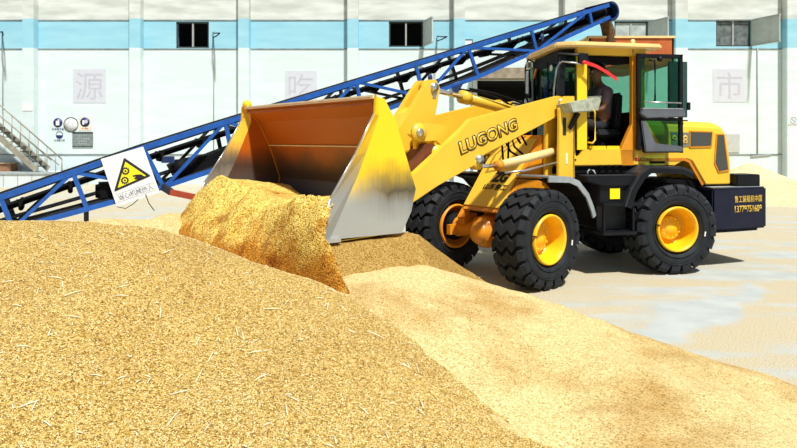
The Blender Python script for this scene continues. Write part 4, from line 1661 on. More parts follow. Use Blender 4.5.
# door swung back against the hood side
t = MB()
F1 = BLK
v0, v1 = 0.70, 0.74
U0, U1, Z0, Z1 = 0.43, -0.20, 1.50, 2.735
t.box((U0, v0, 1.53), (U0 - 0.05, v1, Z1), F1)
t.box((U1 + 0.045, v0, 1.50), (U1, v1, Z1), F1)
t.box((U0, v0, Z1 - 0.045), (U1, v1, Z1), F1)
t.box((U0, v0, 2.06), (U1, v1, 2.00), F1)
t.box((U0 - 0.0, v0, 1.94), (U1, v1, 1.90), F1)
t.prism([(0.44, 1.94), (0.36, 1.94), (0.26, 1.60), (-0.2, 1.56), (-0.2, 1.50), (0.34, 1.50)], v0, v1, F1)
dr = P('cab_door', t, 'r', 0.006)
MB().box((0.38, 0.715, 2.06), (-0.16, 0.72, 2.69), GLASS).build('door_window', dr)
MB().prism([(0.30, 1.90), (-0.16, 1.90), (-0.16, 1.56), (0.10, 1.60)], 0.715, 0.72, GLASS).build('door_window', dr)
t = MB()
t.prism([(0.40, 2.05), (-0.19, 2.05), (-0.20, 1.95), (0.34, 1.93), (0.42, 1.98)], v1, 0.80, mat('door_trim_grey', (0.11, 0.12, 0.14), 0.4, var=0.2))
t.build('arm_rest', dr, bevel=0.01)
MB().box((0.40, v1, 2.045), (-0.16, 0.80, 2.058), GREY).build('arm_rest_top', dr)
t = MB()
t.prism([(0.40, 1.90), (0.335, 1.90), (0.20, 1.62), (-0.18, 1.58), (-0.18, 1.51), (0.34, 1.51)], v1, 0.775, MATS['door_trim_grey'])
t.build('lower_trim', dr, bevel=0.01)
t = MB()
t.tube([(0.28, 0.745, 2.66), (0.22, 0.77, 2.65), (0.21, 0.77, 2.58), (0.21, 0.77, 2.16), (0.22, 0.745, 2.13)], 0.012, BLK, 8)
t.tube([(0.36, 0.765, 2.135), (-0.16, 0.765, 2.125)], 0.010, STEEL, 8)
t.build('grab_rail', dr)
MB().ball((0.11, 0.72, 2.68), 0.035, BLK).build('latch', dr)
# far side door folded back too, its edge shows beyond the near door
t = MB()
t.box((-0.82, -0.72, 2.85), (-0.88, -0.68, 2.0), BLK)
t.box((0.36, -0.72, 2.72), (-0.33, -0.68, 2.68), BLK)
P_ = None
t = MB()
t.box((-0.15, 0.50, 2.68), (-0.42, 0.53, 1.955), BLK)
wf = P('window_flap', t, 'r', 0.004)
wf.data.materials.clear()
wf.data.materials.append(mat('flap_green', (0.03, 0.07, 0.06), 0.25, var=0.2))
MB().box((-0.41, 0.53, 2.15), (-0.45, 0.55, 2.05), BLK).build('latch', wf)

# ---- hood
hood_prof = [(0.27, 1.948), (-0.35, 1.925), (-0.86, 1.905), (-0.98, 1.87), (-1.045, 1.78), (-1.095, 1.40), (-1.10, 1.075), (-0.70, 1.075), (-0.62, 1.20), (-0.50, 1.385), (-0.42, 1.415), (-0.20, 1.30), (0.27, 1.30)]
t = MB()
# cross section with a rounded shoulder: stack of prisms would step, so loft across v
ring = [(-0.50, 0.0), (-0.50, 1.0)]
hs = []
vsec = [(-0.515, 0.16), (-0.50, 0.09), (-0.46, 0.04), (-0.38, 0.010), (0.0, -0.005), (0.38, 0.010), (0.46, 0.04), (0.50, 0.09), (0.515, 0.16)]
n_h = len(hood_prof)
vs = []
for (vv, dz) in vsec:
    for (u, z) in hood_prof:
        zz = z
        uu = u
        if z > 1.70:
            zz = z - dz
        if u < -0.9 and abs(vv) > 0.4:
            uu = u + dz * 0.25
        vs.append((uu, vv, zz))
fs = [tuple(range(n_h)), tuple(range((len(vsec) - 1) * n_h, len(vsec) * n_h))[::-1]]
for i in range(len(vsec) - 1):
    for k in range(n_h):
        k2 = (k + 1) % n_h
        fs.append((i * n_h + k, i * n_h + k2, (i + 1) * n_h + k2, (i + 1) * n_h + k))
t.add(vs, fs, YEL)
ho = P('hood', t, 'r', 0.012)
# recessed orange line along the hood
t = MB()
t.strip([(0.28, 1.425), (-0.38, 1.425), (-0.47, 1.39), (-0.58, 1.22), (-0.67, 1.08)], 0.514, 0.522, 0.035, mat('groove_orange', (0.62, 0.20, 0.008), 0.5))
t.build('groove', ho)
t = MB()
t.prism([(-0.18, 1.765), (-0.455, 1.757), (-0.455, 1.572), (-0.20, 1.572)], 0.512, 0.522, GREY)
wb = t.build('number_panel', ho)
lettering('model_number', '938', INKG, (-0.312, 0.524, 1.665), (-1, 0, 0), (0, 0, 1), 0.11, wb, wscale=1.0, thick=0.003, offset=0.01)
wb.data.materials.clear()
wb.data.materials.append(mat('panel_olive', (0.20, 0.20, 0.14), 0.6, var=0.2))
t = MB()
t.prism([(-0.475, 1.76), (-0.78, 1.752), (-0.765, 1.585), (-0.475, 1.58)], 0.512, 0.524, GRILLE)
t.build('vent_grille', ho)
t = MB()
t.prism([(-0.875, 1.72), (-0.955, 1.72), (-1.02, 1.27), (-0.90, 1.25), (-0.845, 1.36)], 0.512, 0.524, GRILLE)
t.build('vent_grille', ho)
t = MB()
for pth in ([(-0.46, 1.775), (-0.795, 1.767), (-0.78, 1.57), (-0.46, 1.565), (-0.46, 1.775)], [(-0.862, 1.735), (-0.97, 1.735), (-1.04, 1.255), (-0.89, 1.235), (-0.83, 1.36), (-0.862, 1.735)]):
    for a, b in zip(pth[:-1], pth[1:]):
        t.bar((a[0], 0.52, a[1]), (b[0], 0.52, b[1]), 0.014, 0.014, ORA, (0, 1, 0))
t.build('grille_frame', ho)
t = MB()
t.box((0.12, 0.515, 1.385), (-0.10, 0.522, 1.36), BLKM)
t.build('hood_handle', ho)
t = MB()
t.box((-0.50, 0.25, 1.915), (-0.60, 0.29, 1.93), BLKM)
t.build('hood_latch', ho)
lettering('side_lettering', 'LUGONG', INKB, (0.31 - 0.02, 0.662, 1.415), (-1, 0, 0), (0, 0, 1), 0.04, cabo, thick=0.002, offset=0.01, shear=0.2)
MB().prism([(0.42, 1.435), (0.38, 1.44), (0.36, 1.40), (0.40, 1.395)], 0.66, 0.664, INKR).build('side_logo', cabo)
MB().prism([(1.36, 1.425), (1.30, 1.44), (1.22, 1.425), (1.22, 1.405), (1.30, 1.39), (1.36, 1.405)], 0.66, 0.664, INKB).build('side_logo', cabo)
MB().lathe([(0.606, 0.045), (0.612, 0.045)], mat('dark_badge', (0.12, 0.06, 0.02), 0.5), 20, (1.31, 0, 1.80)).build('side_badge', cabo)

# ---- counterweight
t = MB()
cwp = [(-0.62, 0.76), (-0.90, 0.74), (-1.50, 0.64), (-1.56, 0.58), (-1.56, -0.58), (-1.50, -0.64), (-0.90, -0.74), (-0.62, -0.76)]
t.prism(cwp, 0.50, 1.04, NAVY, 'uv')
t.prism([(-0.62, 0.70), (-0.90, 0.68), (-1.46, 0.58), (-1.46, -0.58), (-0.90, -0.68), (-0.62, -0.70)], 0.46, 0.50, NAVY, 'uv')
cw = P('counterweight', t, 'r', 0.02)
cw_n = Vector((0.10, 0.60, 0)).normalized()
cw_r = Vector((-0.60, -0.10, 0)).normalized()


def oncw(s, z):
    p = Vector((-0.90, 0.74, 0)) + cw_r * s
    return (p.x + cw_n.x * 0.0005, p.y + cw_n.y * 0.0005, z)


lettering('rear_lettering', '鲁工装载机中国', INKG, oncw(0.30, 0.895), cw_r, (0, 0, 1), 0.09, cw, wscale=0.72, thick=0.003)
lettering('rear_lettering', '13779751609', INKG, oncw(0.30, 0.765), cw_r, (0, 0, 1), 0.085, cw, wscale=0.74, thick=0.003, offset=0.01)
MB().box((-0.70, -0.70, 1.04), (-1.48, 0.62, 1.048), GREY).build('counterweight_lid', cw, label='pale grey top face')  # top face paler than the navy sides
t = MB()
t.box((-1.10, 0.60, 1.04), (-1.46, 0.30, 1.205), BLK)
t.build('rear_lamp_guard', cw, bevel=0.012)
t = MB()
t.box((-1.10, -0.60, 1.04), (-1.46, -0.30, 1.205), BLK)
t.build('rear_lamp_guard', cw, bevel=0.012)

# ---- rear fenders
for s_ in (1, -1):
    t = MB()
    path = [(0.70, 0.85), (0.625, 1.06), (0.50, 1.24), (0.38, 1.315), (-0.06, 1.30), (-0.20, 1.24)]
    t.strip(path, s_ * 0.50, s_ * 0.94, -0.03, DGREY)
    t.strip(path, s_ * 0.92, s_ * 0.95, 0.06, BLK)
    t.strip([(p[0], p[1] + 0.002) for p in path], s_ * 0.50, s_ * 0.94, 0.004, DGREY)
    P('rear_fender', t, 'r')
# ---- tanks and steps
for s_ in (1, -1):
    t = MB()
    t.box((1.02, s_ * 0.42, 0.86), (0.56, s_ * 0.86, 1.15), BLK)
    t.prism([(1.22, 1.225), (0.50, 1.225), (0.50, 1.10), (0.98, 1.10), (1.20, 1.16)], s_ * 0.42, s_ * 0.90, BLK)
    tk = P('side_tank', t, 'r', 0.012)
    t = MB()
    t.box((1.20, s_ * 0.44, 1.226), (0.52, s_ * 0.88, 1.232), DGREY)
    t.build('tank_lid', tk)
    if s_ > 0:
        MB().box((0.885, 0.86, 1.075), (0.755, 0.875, 0.945), REFY).build('reflector', tk, label='square yellow reflector')
        MB().tube([(1.14, 0.80, 1.23), (1.14, 0.80, 1.28), (1.12, 0.80, 1.30), (1.06, 0.80, 1.29), (1.03, 0.80, 1.23)], 0.009, GREY, 8).build('lid_handle', tk)
    t = MB()
    t.box((1.00, s_ * 0.60, 0.90), (0.50, s_ * 0.92, 0.86), BLK)
    t.box((1.00, s_ * 0.60, 0.55), (0.55, s_ * 0.92, 0.51), BLK)
    t.box((0.99, s_ * 0.86, 0.86), (0.96, s_ * 0.90, 0.55), BLK)
    t.box((0.60, s_ * 0.86, 0.86), (0.57, s_ * 0.90, 0.55), BLK)
    t.box((0.98, s_ * 0.70, 0.86), (0.58, s_ * 0.72, 0.55), DGREY)
    P('access_step', t, 'r', 0.005)
t = MB()
for k in range(8):
    t.box((0.9 - k * 0.1, 0.63, 1.325), (0.86 - k * 0.1, 0.66, 1.345), BLKM)
P('cab_mount', t, 'r')

# ------------------------------------------------------------------ grain in and in front of the bucket


def smooth(a, b, x):
    t_ = max(0.0, min(1.0, (x - a) / (b - a)))
    return t_ * t_ * (3 - 2 * t_)


def load(u, v):
    """surface of the grain running out of the bucket, in the front frame"""
    # v: +1.15 near side, -1.15 far side
    top = 1.17 + 0.05 * smooth(0.5, 1.1, v) + 0.09 * math.exp(-((v + 0.80) / 0.45) ** 2) - 0.03 * math.exp(-((v - 0.2) / 0.5) ** 2)
    uc = 3.02
    if u > uc:
        d = u - uc
        z = top - (1.15 + 1.3 * smooth(0.0, 1.0, v) + 0.2 * smooth(0, 1, -v)) * (math.sqrt(d * d + 0.02) - math.sqrt(0.02))
    else:
        d = uc - u
        z = top - 0.10 * d
        # inside it thins out towards the floor on the near side
        z -= 1.1 * max(0, d - (0.55 - 0.22 * (v + 0.2)))
    z -= 1.0 * max(0, v - 1.20) + 2.0 * max(0, v - 0.66) * smooth(3.20, 3.42, u) + 1.6 * max(0, -v - 1.10)
    if u > 3.0:
        z += 0.10 * fbm(u * 1.0, v, 3.0, 2.2) + 0.05 * fbm(u, v, 9.0, 4.2, 3)
    else:
        z += 0.04 * fbm(u * 1.0, v, 3.0, 2.2)
    return z


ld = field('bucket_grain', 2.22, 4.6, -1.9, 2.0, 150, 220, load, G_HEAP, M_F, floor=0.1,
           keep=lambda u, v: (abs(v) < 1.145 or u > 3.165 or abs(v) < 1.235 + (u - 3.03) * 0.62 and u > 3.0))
tag(ld, 'golden-brown grain spilling over the cutting edge out of the raised loader bucket', 'grain pile', kind='stuff')


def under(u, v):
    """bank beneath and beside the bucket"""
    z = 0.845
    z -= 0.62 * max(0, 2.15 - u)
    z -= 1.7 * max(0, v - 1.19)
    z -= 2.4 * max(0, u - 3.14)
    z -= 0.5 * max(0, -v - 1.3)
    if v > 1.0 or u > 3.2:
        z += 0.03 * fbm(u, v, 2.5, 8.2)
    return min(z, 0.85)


ub = field('scooped_grain_bank', 0.5, 4.4, -2.4, 2.6, 110, 130, under, grain_mat('shaded_olive_grain', (0.22, 0.11, 0.02), (0.40, 0.24, 0.055), (0.55, 0.37, 0.12), 120, ((0.8, 0.75, 0.6), 2, 0.45, 0.7)), M_F, floor=-0.02,  # shade under the bucket is put into this darker grain colour
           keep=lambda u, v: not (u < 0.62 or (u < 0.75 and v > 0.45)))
tag(ub, 'dusty grain bank coloured olive-brown for shade under the near lower edge of the loader bucket', 'grain pile', kind='stuff')

# ------------------------------------------------------------------ driver


def skin_body(name, verts, edges, radii, m, parent=None, sub=2, root=0):
    me = bpy.data.meshes.new(name)
    me.from_pydata(verts, edges, [])
    o = bpy.data.objects.new(name + '_tmp', me)
    COL.objects.link(o)
    sk = o.modifiers.new('s', 'SKIN')
    sd = o.modifiers.new('d', 'SUBSURF')
    sd.levels = sub
    sk.use_smooth_shade = True
    for i, r_ in enumerate(radii):
        o.data.skin_vertices[0].data[i].radius = (r_, r_) if not isinstance(r_, tuple) else r_
        o.data.skin_vertices[0].data[i].use_root = (i == root)
    bpy.context.view_layer.update()
    dg = bpy.context.evaluated_depsgraph_get()
    m2 = bpy.data.meshes.new_from_object(o.evaluated_get(dg))
    bpy.data.objects.remove(o)
    m2.materials.clear()
    m2.materials.append(m)
    m2.polygons.foreach_set('use_smooth', [True] * len(m2.polygons))
    m2.name = name
    ob = bpy.data.objects.new(name, m2)
    COL.objects.link(ob)
    if parent:
        ob.parent = parent
    return ob


# local: x forward, y left, z up; origin on the cab floor under the seat
drv = thing('person', 'driver in a mauve shirt sitting in the loader cab with arms on the wheel', 'person')
drv.matrix_world = M_R @ Matrix.Translation((0.56, 0.06, 1.38))
V = []
E_ = []
RR = []


def chain(pts, start=None):
    prev = start
    for (p, r_) in pts:
        V.append(p)
        RR.append(r_)
        if prev is not None:
            E_.append((prev, len(V) - 1))
        prev = len(V) - 1
    return prev


chain([((0.0, 0, 0.50), 0.13), ((-0.02, 0, 0.66), 0.125), ((0.0, 0, 0.84), 0.15), ((0.02, 0, 0.96), 0.12), ((0.03, 0, 1.03), 0.058), ((0.045, 0, 1.09), 0.055),
       ((0.065, 0, 1.15), 0.085), ((0.06, 0, 1.235), 0.088), ((0.05, 0, 1.27), 0.06)])
for s_ in (1, -1):
    chain([((0.01, s_ * 0.17, 0.93), 0.062), ((0.06, s_ * 0.23, 0.78), 0.048), ((0.12, s_ * 0.25, 0.68), 0.043), ((0.26, s_ * 0.19, 0.70), 0.037), ((0.38, s_ * 0.15, 0.745), 0.028),
           ((0.42, s_ * 0.15, 0.76), 0.034), ((0.455, s_ * 0.15, 0.775), 0.03)], 3)
    chain([((0.08, s_ * 0.10, 0.48), 0.095), ((0.26, s_ * 0.12, 0.50), 0.082), ((0.44, s_ * 0.13, 0.50), 0.065), ((0.48, s_ * 0.13, 0.38), 0.055), ((0.50, s_ * 0.13, 0.12), 0.042),
           ((0.53, s_ * 0.13, 0.06), 0.045), ((0.62, s_ * 0.13, 0.04), 0.038)], 0)
body = skin_body('body', V, E_, RR, SKIN, drv)
for s_ in (1, -1):
    for k in range(4):
        y = s_ * (0.15 + (k - 1.5) * 0.017)
        l_ = (0.9, 1.0, 0.95, 0.8)[k]
        f_ = MB().tube([(0.45, y, 0.785), (0.475 + 0.01 * l_, y, 0.79), (0.492, y, 0.775 - 0.01 * l_), (0.487, y, 0.757)], [0.009, 0.009, 0.008, 0.006], SKIN, 8)
        f_.build('finger', body)
    MB().tube([(0.415, s_ * 0.125, 0.775), (0.44, s_ * 0.108, 0.79), (0.462, s_ * 0.106, 0.785)], [0.011, 0.010, 0.007], SKIN, 8).build('thumb', body)
# face
t = MB()
t.add([(0.145, 0.0, 1.20), (0.175, 0.0, 1.155), (0.145, 0.016, 1.15), (0.145, -0.016, 1.15)], [(0, 1, 2), (0, 3, 1), (1, 3, 2), (0, 2, 3)], SKIN)
t.build('nose', body)
for s_ in (1, -1):
    MB().ball((0.133, s_ * 0.032, 1.19), 0.012, WHITE).ball((0.141, s_ * 0.032, 1.19), 0.006, INKB).build('eye', body)
    MB().ball((0.055, s_ * 0.086, 1.18), 0.028, SKIN, sq=(0.7, 0.35, 1)).build('ear', body)
MB().ball((0.140, 0, 1.115), 0.02, REDP, sq=(0.5, 1.2, 0.4)).build('mouth', body)
t = MB()
t.ball((0.035, 0, 1.235), 0.103, HAIR, 18, (1.02, 0.95, 0.80))
t.build('hair', drv)
V, E_, RR = [], [], []
chain([((0.0, 0, 0.50), 0.142), ((-0.02, 0, 0.66), 0.138), ((0.0, 0, 0.84), 0.162), ((0.02, 0, 0.955), 0.128), ((0.028, 0, 1.0), 0.075)])
for s_ in (1, -1):
    chain([((0.01, s_ * 0.17, 0.93), 0.076), ((0.05, s_ * 0.22, 0.80), 0.064), ((0.085, s_ * 0.235, 0.745), 0.062)], 3)
skin_body('shirt', V, E_, RR, SHIRT, drv)
V, E_, RR = [], [], []
chain([((0.0, 0, 0.53), 0.14), ((0.02, 0, 0.48), 0.14)])
for s_ in (1, -1):
    chain([((0.08, s_ * 0.10, 0.48), 0.107), ((0.26, s_ * 0.12, 0.50), 0.094), ((0.44, s_ * 0.13, 0.50), 0.078), ((0.48, s_ * 0.13, 0.38), 0.068), ((0.50, s_ * 0.13, 0.13), 0.058)], 1)
skin_body('trousers', V, E_, RR, TROU, drv)
for s_ in (1, -1):
    MB().box((0.47, s_ * 0.13 - 0.045, 0.0), (0.70, s_ * 0.13 + 0.045, 0.08), BLKM).build('shoe', drv, bevel=0.02)

# red ribbon tied to the mirror bracket
rb = MB()
pth = [(1.16, 0.742, 2.60), (1.02, 0.79, 2.545), (0.88, 0.80, 2.47), (0.74, 0.78, 2.39)]
pth2 = [(1.16, 0.742, 2.60), (1.04, 0.77, 2.56), (0.93, 0.76, 2.51), (0.84, 0.765, 2.475)]
for q, w in ((pth, 0.036), (pth2, 0.03)):
    vs = []
    for (u, v, z) in q:
        vs += [(u, v, z + w), (u, v, z - w * 0.2), (u, v + 0.004, z - w * 0.2), (u, v + 0.004, z + w)]
    fs = [(0, 1, 2, 3), (15, 14, 13, 12)]
    for i in range(3):
        for j in range(4):
            fs.append((i * 4 + j, i * 4 + (j + 1) % 4, (i + 1) * 4 + (j + 1) % 4, (i + 1) * 4 + j))
    rb.add(vs, fs, RIBR)
rb.ball((1.16, 0.74, 2.605), 0.024, RIBR)
o = rb.build('red_ribbon')
o.matrix_world = M_R
tag(o, 'red ribbon tied to the bracket at the top of the loader cab door pillar', 'ribbon')

# ------------------------------------------------------------------ belt conveyor
CO = Vector((-5.6, 9.0, 0))
CA = math.atan2(5.5, 10.39)
M_C = Matrix.Translation(CO) @ Matrix.Rotation(CA, 4, 'Z')
cvr = thing('belt_conveyor', 'long blue lattice belt conveyor rising from the left to the orange hopper behind the cab', 'conveyor', CO, CA)
topz = lambda s: float(np.interp(s, [-3.0, 0.0, 0.91, 1.88, 3.13, 11.67], [-0.25 + 0.0, 0.859, 1.181, 1.535, 1.95, 4.715]))
botz = lambda s: float(np.interp(s, [-3.0, 0.0, 1.1, 2.18, 3.29, 4.41, 5.65, 6.91, 8.14, 9.63, 11.21, 11.75], [-0.5, 0.366, 0.634, 0.91, 1.285, 1.665, 2.078, 2.49, 2.925, 3.54, 4.219, 4.44]))
CWD = 0.78
tops = [-1.0, 0.0, 0.91, 1.88, 3.13, 4.23, 5.47, 6.69, 7.90, 9.48, 11.12]
bots = [-0.8, 0.15, 1.10, 2.18, 3.27, 4.38, 5.62, 6.90, 8.14, 9.63, 11.21]
for tt, nm, mt in ((0.0, 'near_truss', BLUE), (CWD, 'far_truss', mat('black_steel', (0.012, 0.014, 0.02), 0.6, var=0.4))):  # near truss blue, far truss black
    t = MB()
    for (fz, w_) in ((topz, 0.085), (botz, 0.075)):
        ss = [-1.0, 0.0, 0.91, 1.88, 3.13, 5.65, 8.14, 9.63, 11.75]
        if fz is topz:
            ss = [-1.0, 0.91, 1.88, 3.13, 11.72]
        for a, b in zip(ss[:-1], ss[1:]):
            t.bar((a, tt, fz(a)), (b, tt, fz(b)), 0.05, w_, mt)
    for a, b in zip(tops, bots):
        t.bar((a, tt, topz(a)), (b, tt, botz(b)), 0.045, 0.065, mt)
    apex = [2, 4, 6, 8, 10]
    for k in apex:
        t.bar((tops[k], tt, topz(tops[k])), (bots[k - 1], tt, botz(bots[k - 1])), 0.04, 0.05, mt)
        if k + 1 < len(bots):
            t.bar((tops[k], tt, topz(tops[k])), (bots[k + 1], tt, botz(bots[k + 1])), 0.04, 0.05, mt)
    t.build(nm, cvr)
# black lower flange strips that show under the blue chords
t = MB()
for a, b in ((-1.0, 0.91), (0.91, 1.88), (1.88, 3.13), (3.13, 11.6)):
    t.bar((a, 0.05, topz(a) - 0.055), (b, 0.05, topz(b) - 0.055), 0.05, 0.03, MATS['black_steel'])
for a, b in ((-0.5, 1.1), (1.1, 2.18), (2.18, 5.6), (5.6, 8.14), (8.14, 9.63), (9.63, 11.7)):
    t.bar((a, 0.14, botz(a) + 0.05), (b, 0.14, botz(b) + 0.05), 0.2, 0.02, MATS['black_steel'])
t.build('chord_flange', cvr)
# belt: carrying run and return run
t = MB()
ss = np.linspace(-1.0, 11.75, 30)
for a, b in zip(ss[:-1], ss[1:]):
    for (y0, y1, dz0, dz1) in ((0.10, 0.26, 0.0, -0.07), (0.26, 0.52, -0.07, -0.07), (0.52, 0.68, -0.07, 0.0)):
        za, zb = topz(a) - 0.16, topz(b) - 0.16
        t.add([(a, y0, za + dz0), (b, y0, zb + dz0), (b, y1, zb + dz1), (a, y1, za + dz1), (a, y0, za + dz0 - 0.014), (b, y0, zb + dz0 - 0.014), (b, y1, zb + dz1 - 0.014), (a, y1, za + dz1 - 0.014)],
              [(0, 1, 2, 3), (7, 6, 5, 4), (0, 4, 5, 1), (3, 2, 6, 7)], BLKM)
    za, zb = botz(a) * 0.72 + topz(a) * 0.28, botz(b) * 0.72 + topz(b) * 0.28
    t.add([(a, 0.12, za), (b, 0.12, zb), (b, 0.66, zb), (a, 0.66, za), (a, 0.12, za - 0.014), (b, 0.12, zb - 0.014), (b, 0.66, zb - 0.014), (a, 0.66, za - 0.014)],
          [(0, 1, 2, 3), (7, 6, 5, 4), (0, 4, 5, 1), (3, 2, 6, 7)], BLKM)
t.build('belt', cvr)
# idlers, cross members
for k in range(19):
    s_ = -0.4 + k * 0.64
    t = MB()
    z = topz(s_) - 0.25
    t.tube([(s_, 0.24, z - 0.03), (s_, 0.54, z - 0.03)], 0.035, BLKM, 10)
    t.tube([(s_, 0.06, z + 0.07), (s_, 0.23, z - 0.02)], 0.035, BLKM, 10)
    t.tube([(s_, 0.72, z + 0.07), (s_, 0.55, z - 0.02)], 0.035, BLKM, 10)
    t.prism([(s_ - 0.05, z + 0.12), (s_ + 0.05, z + 0.12), (s_, z + 0.0)], 0.03, 0.05, BLKM)
    t.build('roller', cvr)
for k in range(len(tops)):
    t = MB()
    a, b = tops[k], bots[k]
    t.bar((b, 0, botz(b)), (b, CWD, botz(b)), 0.05, 0.05, MATS['black_steel'])
    t.bar((a, 0, topz(a) - 0.03), (a, CWD, topz(a) - 0.03), 0.04, 0.04, MATS['black_steel'])
    if k + 1 < len(tops):
        t.bar((b, 0, botz(b)), (bots[k + 1], CWD, botz(bots[k + 1])), 0.035, 0.035, MATS['black_steel'])
    t.build('cross_brace', cvr)
# head drum and cover
t = MB()
t.lathe([(0.10, 0.13), (0.68, 0.13)], BLKM, 28, (11.78, 0, 4.585))
t.build('head_drum', cvr)
t = MB()
arc = [(11.80 + 0.20 * math.cos(a), 4.585 + 0.20 * math.sin(a)) for a in [R(100) - R(200) * k / 14 for k in range(15)]]
t.strip(arc, -0.03, CWD + 0.03, 0.02, DBLUE)
t.prism(arc + [(11.5, 4.36), (11.5, 4.70)], CWD - 0.01, CWD + 0.01, DBLUE)
t.strip(arc, -0.04, 0.0, -0.035, DBLUE)
t.build('head_cover', cvr)
# take-up roller and belt guard
t = MB()
t.lathe([(0.10, 0.13), (0.60, 0.13)], BLKM, 24, (2.47, 0, 1.21))
t.build('snub_roller', cvr)
t = MB()
t.prism([(2.30, 1.25), (2.45, 1.33), (2.9, 1.42), (3.9, 1.80), (3.9, 1.60), (2.75, 1.13), (2.40, 1.06)], 0.12, 0.62, BLKM)
t.build('belt_guard', cvr)
t = MB()
t.box((1.28, 0.08, 0.78), (1.56, 0.60, 1.00), BLKM)
t.lathe([(1.22, 0.10), (1.30, 0.12), (1.5, 0.12)], BLKM, 20, (0, 0.20, 0.88), axis='x')
t.build('drive_motor', cvr)
t = MB()
t.box((2.16, 0.0, 1.30), (2.34, 0.14, 1.40), DBLUE)
t.build('side_bracket', cvr)
t = MB()
t.prism([(7.50, botz(7.5)), (7.78, botz(7.78)), (7.62, botz(7.6) - 0.20)], -0.03, 0.03, DBLUE)
t.build('leg_lug', cvr)
t = MB()
t.ball((9.75, -0.04, 3.83), 0.05, DBLUE, sq=(1, .6, 1.6))
t.build('side_bracket', cvr)
MB().ball((7.0, -0.04, 2.85), 0.05, DBLUE, sq=(1, .6, 1.6)).build('side_bracket', cvr)
# red drawbar
t = MB()
t.bar((2.26, -0.15, 0.85), (3.35, -0.75, 0.60), 0.06, 0.09, REDP)
t.build('drawbar', cvr, label='red-brown square tube')
t = MB()
t.bar((2.16, -0.02, 0.93), (2.27, -0.14, 0.85), 0.06, 0.10, DGREY)
t.build('drawbar_joint', cvr)
# legs with wheels (behind the loader), and short feet at the tail
for yy in (-0.45, CWD + 0.45):
    t = MB()
    t.bar((5.2, min(max(yy, 0), CWD), botz(5.2)), (5.35, yy, 0.32), 0.07, 0.07, BLUE)
    t.bar((4.5, min(max(yy, 0), CWD), botz(4.5)), (5.35, yy, 0.34), 0.05, 0.05, BLUE)
    t.build('leg', cvr)
    t = MB()
    t.lathe([(yy - 0.09, 0.16), (yy - 0.09, 0.27), (yy - 0.05, 0.31), (yy + 0.05, 0.31), (yy + 0.09, 0.27), (yy + 0.09, 0.16)], RUB, 28, (5.35, 0, 0.31))
    t.build('wheel', cvr)
for yy in (0.0, CWD):
    t = MB()
    t.bar((-0.7, yy, botz(-0.7)), (-0.7, yy, 0.0), 0.06, 0.06, BLUE)
    t.bar((1.10, yy + (0.1 if yy == 0 else -0.1), botz(1.1)), (1.10, yy + (0.1 if yy == 0 else -0.1), 0.0), 0.05, 0.05, MATS['black_steel'])
    t.build('leg', cvr)

# warning sign hung on the conveyor side
sg = thing('warning_sign', 'white hanging board with a yellow gear and hand warning triangle on the conveyor side', 'sign', CO, CA)
TL, TR, BR, BL = Vector((1.28, 1.375)), Vector((1.87, 1.56)), Vector((2.11, 0.85)), Vector((1.50, 0.655))


def sgp(a, b):
    """a across 0..1, b down 0..1"""
    top_ = TL.lerp(TR, a)
    bot_ = BL.lerp(BR, a)
    p = top_.lerp(bot_, b)
    return p


t = MB()
c4 = [sgp(0, 0), sgp(1, 0), sgp(1, 1), sgp(0, 1)]
t.prism([tuple(p) for p in c4], -0.065, -0.045, WHITE)
t.build('board', sg)
t = MB()


def poly(mb, pts, y0, y1, m):
    mb.prism([tuple(p) for p in pts], y0, y1, m)


def offs(tri, d):
    c = sum((Vector(p) for p in tri), Vector((0, 0))) / 3
    return [c + (Vector(p) - c) * d for p in tri]


# px corners of the triangle: apex (123,157) right (149,178) left-bottom (117,189) in the board plane
tri = [sgp(0.50, 0.10), sgp(0.94, 0.62), sgp(0.04, 0.70)]


def rounded(tri, k=0.06):
    out = []
    for i in range(3):
        a, b, c = tri[i - 1], tri[i], tri[(i + 1) % 3]
        out += [b.lerp(a, k), b.lerp(a, k * 0.35).lerp(b.lerp(c, k * 0.35), 0.5), b.lerp(c, k)]
    return out


poly(t, rounded([Vector(p) for p in tri]), -0.070, -0.065, INKB)
poly(t, offs(tri, 0.76), -0.073, -0.070, SIGY)
t.build('triangle', sg, label='yellow triangle with black border')
t = MB()
for (a, b, r_) in ((0.43, 0.37, 0.062), (0.35, 0.545, 0.060)):
    c = sgp(a, b)
    n_ = 11
    pts = []
    for k in range(n_ * 4):
        ang = 2 * PI * k / (n_ * 4)
        rr = r_ * (1.0 if (k % 4) in (0, 1) else 0.80)
        pts.append((c.x + rr * math.cos(ang), c.y + rr * math.sin(ang)))
    t.prism(pts, -0.076, -0.073, INKB)
    t.prism([(c.x + r_ * 0.5 * math.cos(q * PI / 8), c.y + r_ * 0.5 * math.sin(q * PI / 8)) for q in range(16)], -0.078, -0.076, SIGY)
    t.prism([(c.x + r_ * 0.25 * math.cos(q * PI / 8), c.y + r_ * 0.25 * math.sin(q * PI / 8)) for q in range(16)], -0.080, -0.078, INKB)
t.build('gear_symbol', sg)
t = MB()
t.prism([tuple(p) for p in (sgp(0.80, 0.60), sgp(0.74, 0.53), sgp(0.62, 0.50), sgp(0.54, 0.50), sgp(0.55, 0.53), sgp(0.62, 0.54), sgp(0.56, 0.56), sgp(0.57, 0.59), sgp(0.66, 0.61), sgp(0.76, 0.63))], -0.076, -0.073, INKB)
t.build('hand_symbol', sg)
rt = (BR - BL).normalized()
up2 = (sgp(0.5, 0) - sgp(0.5, 1)).normalized()
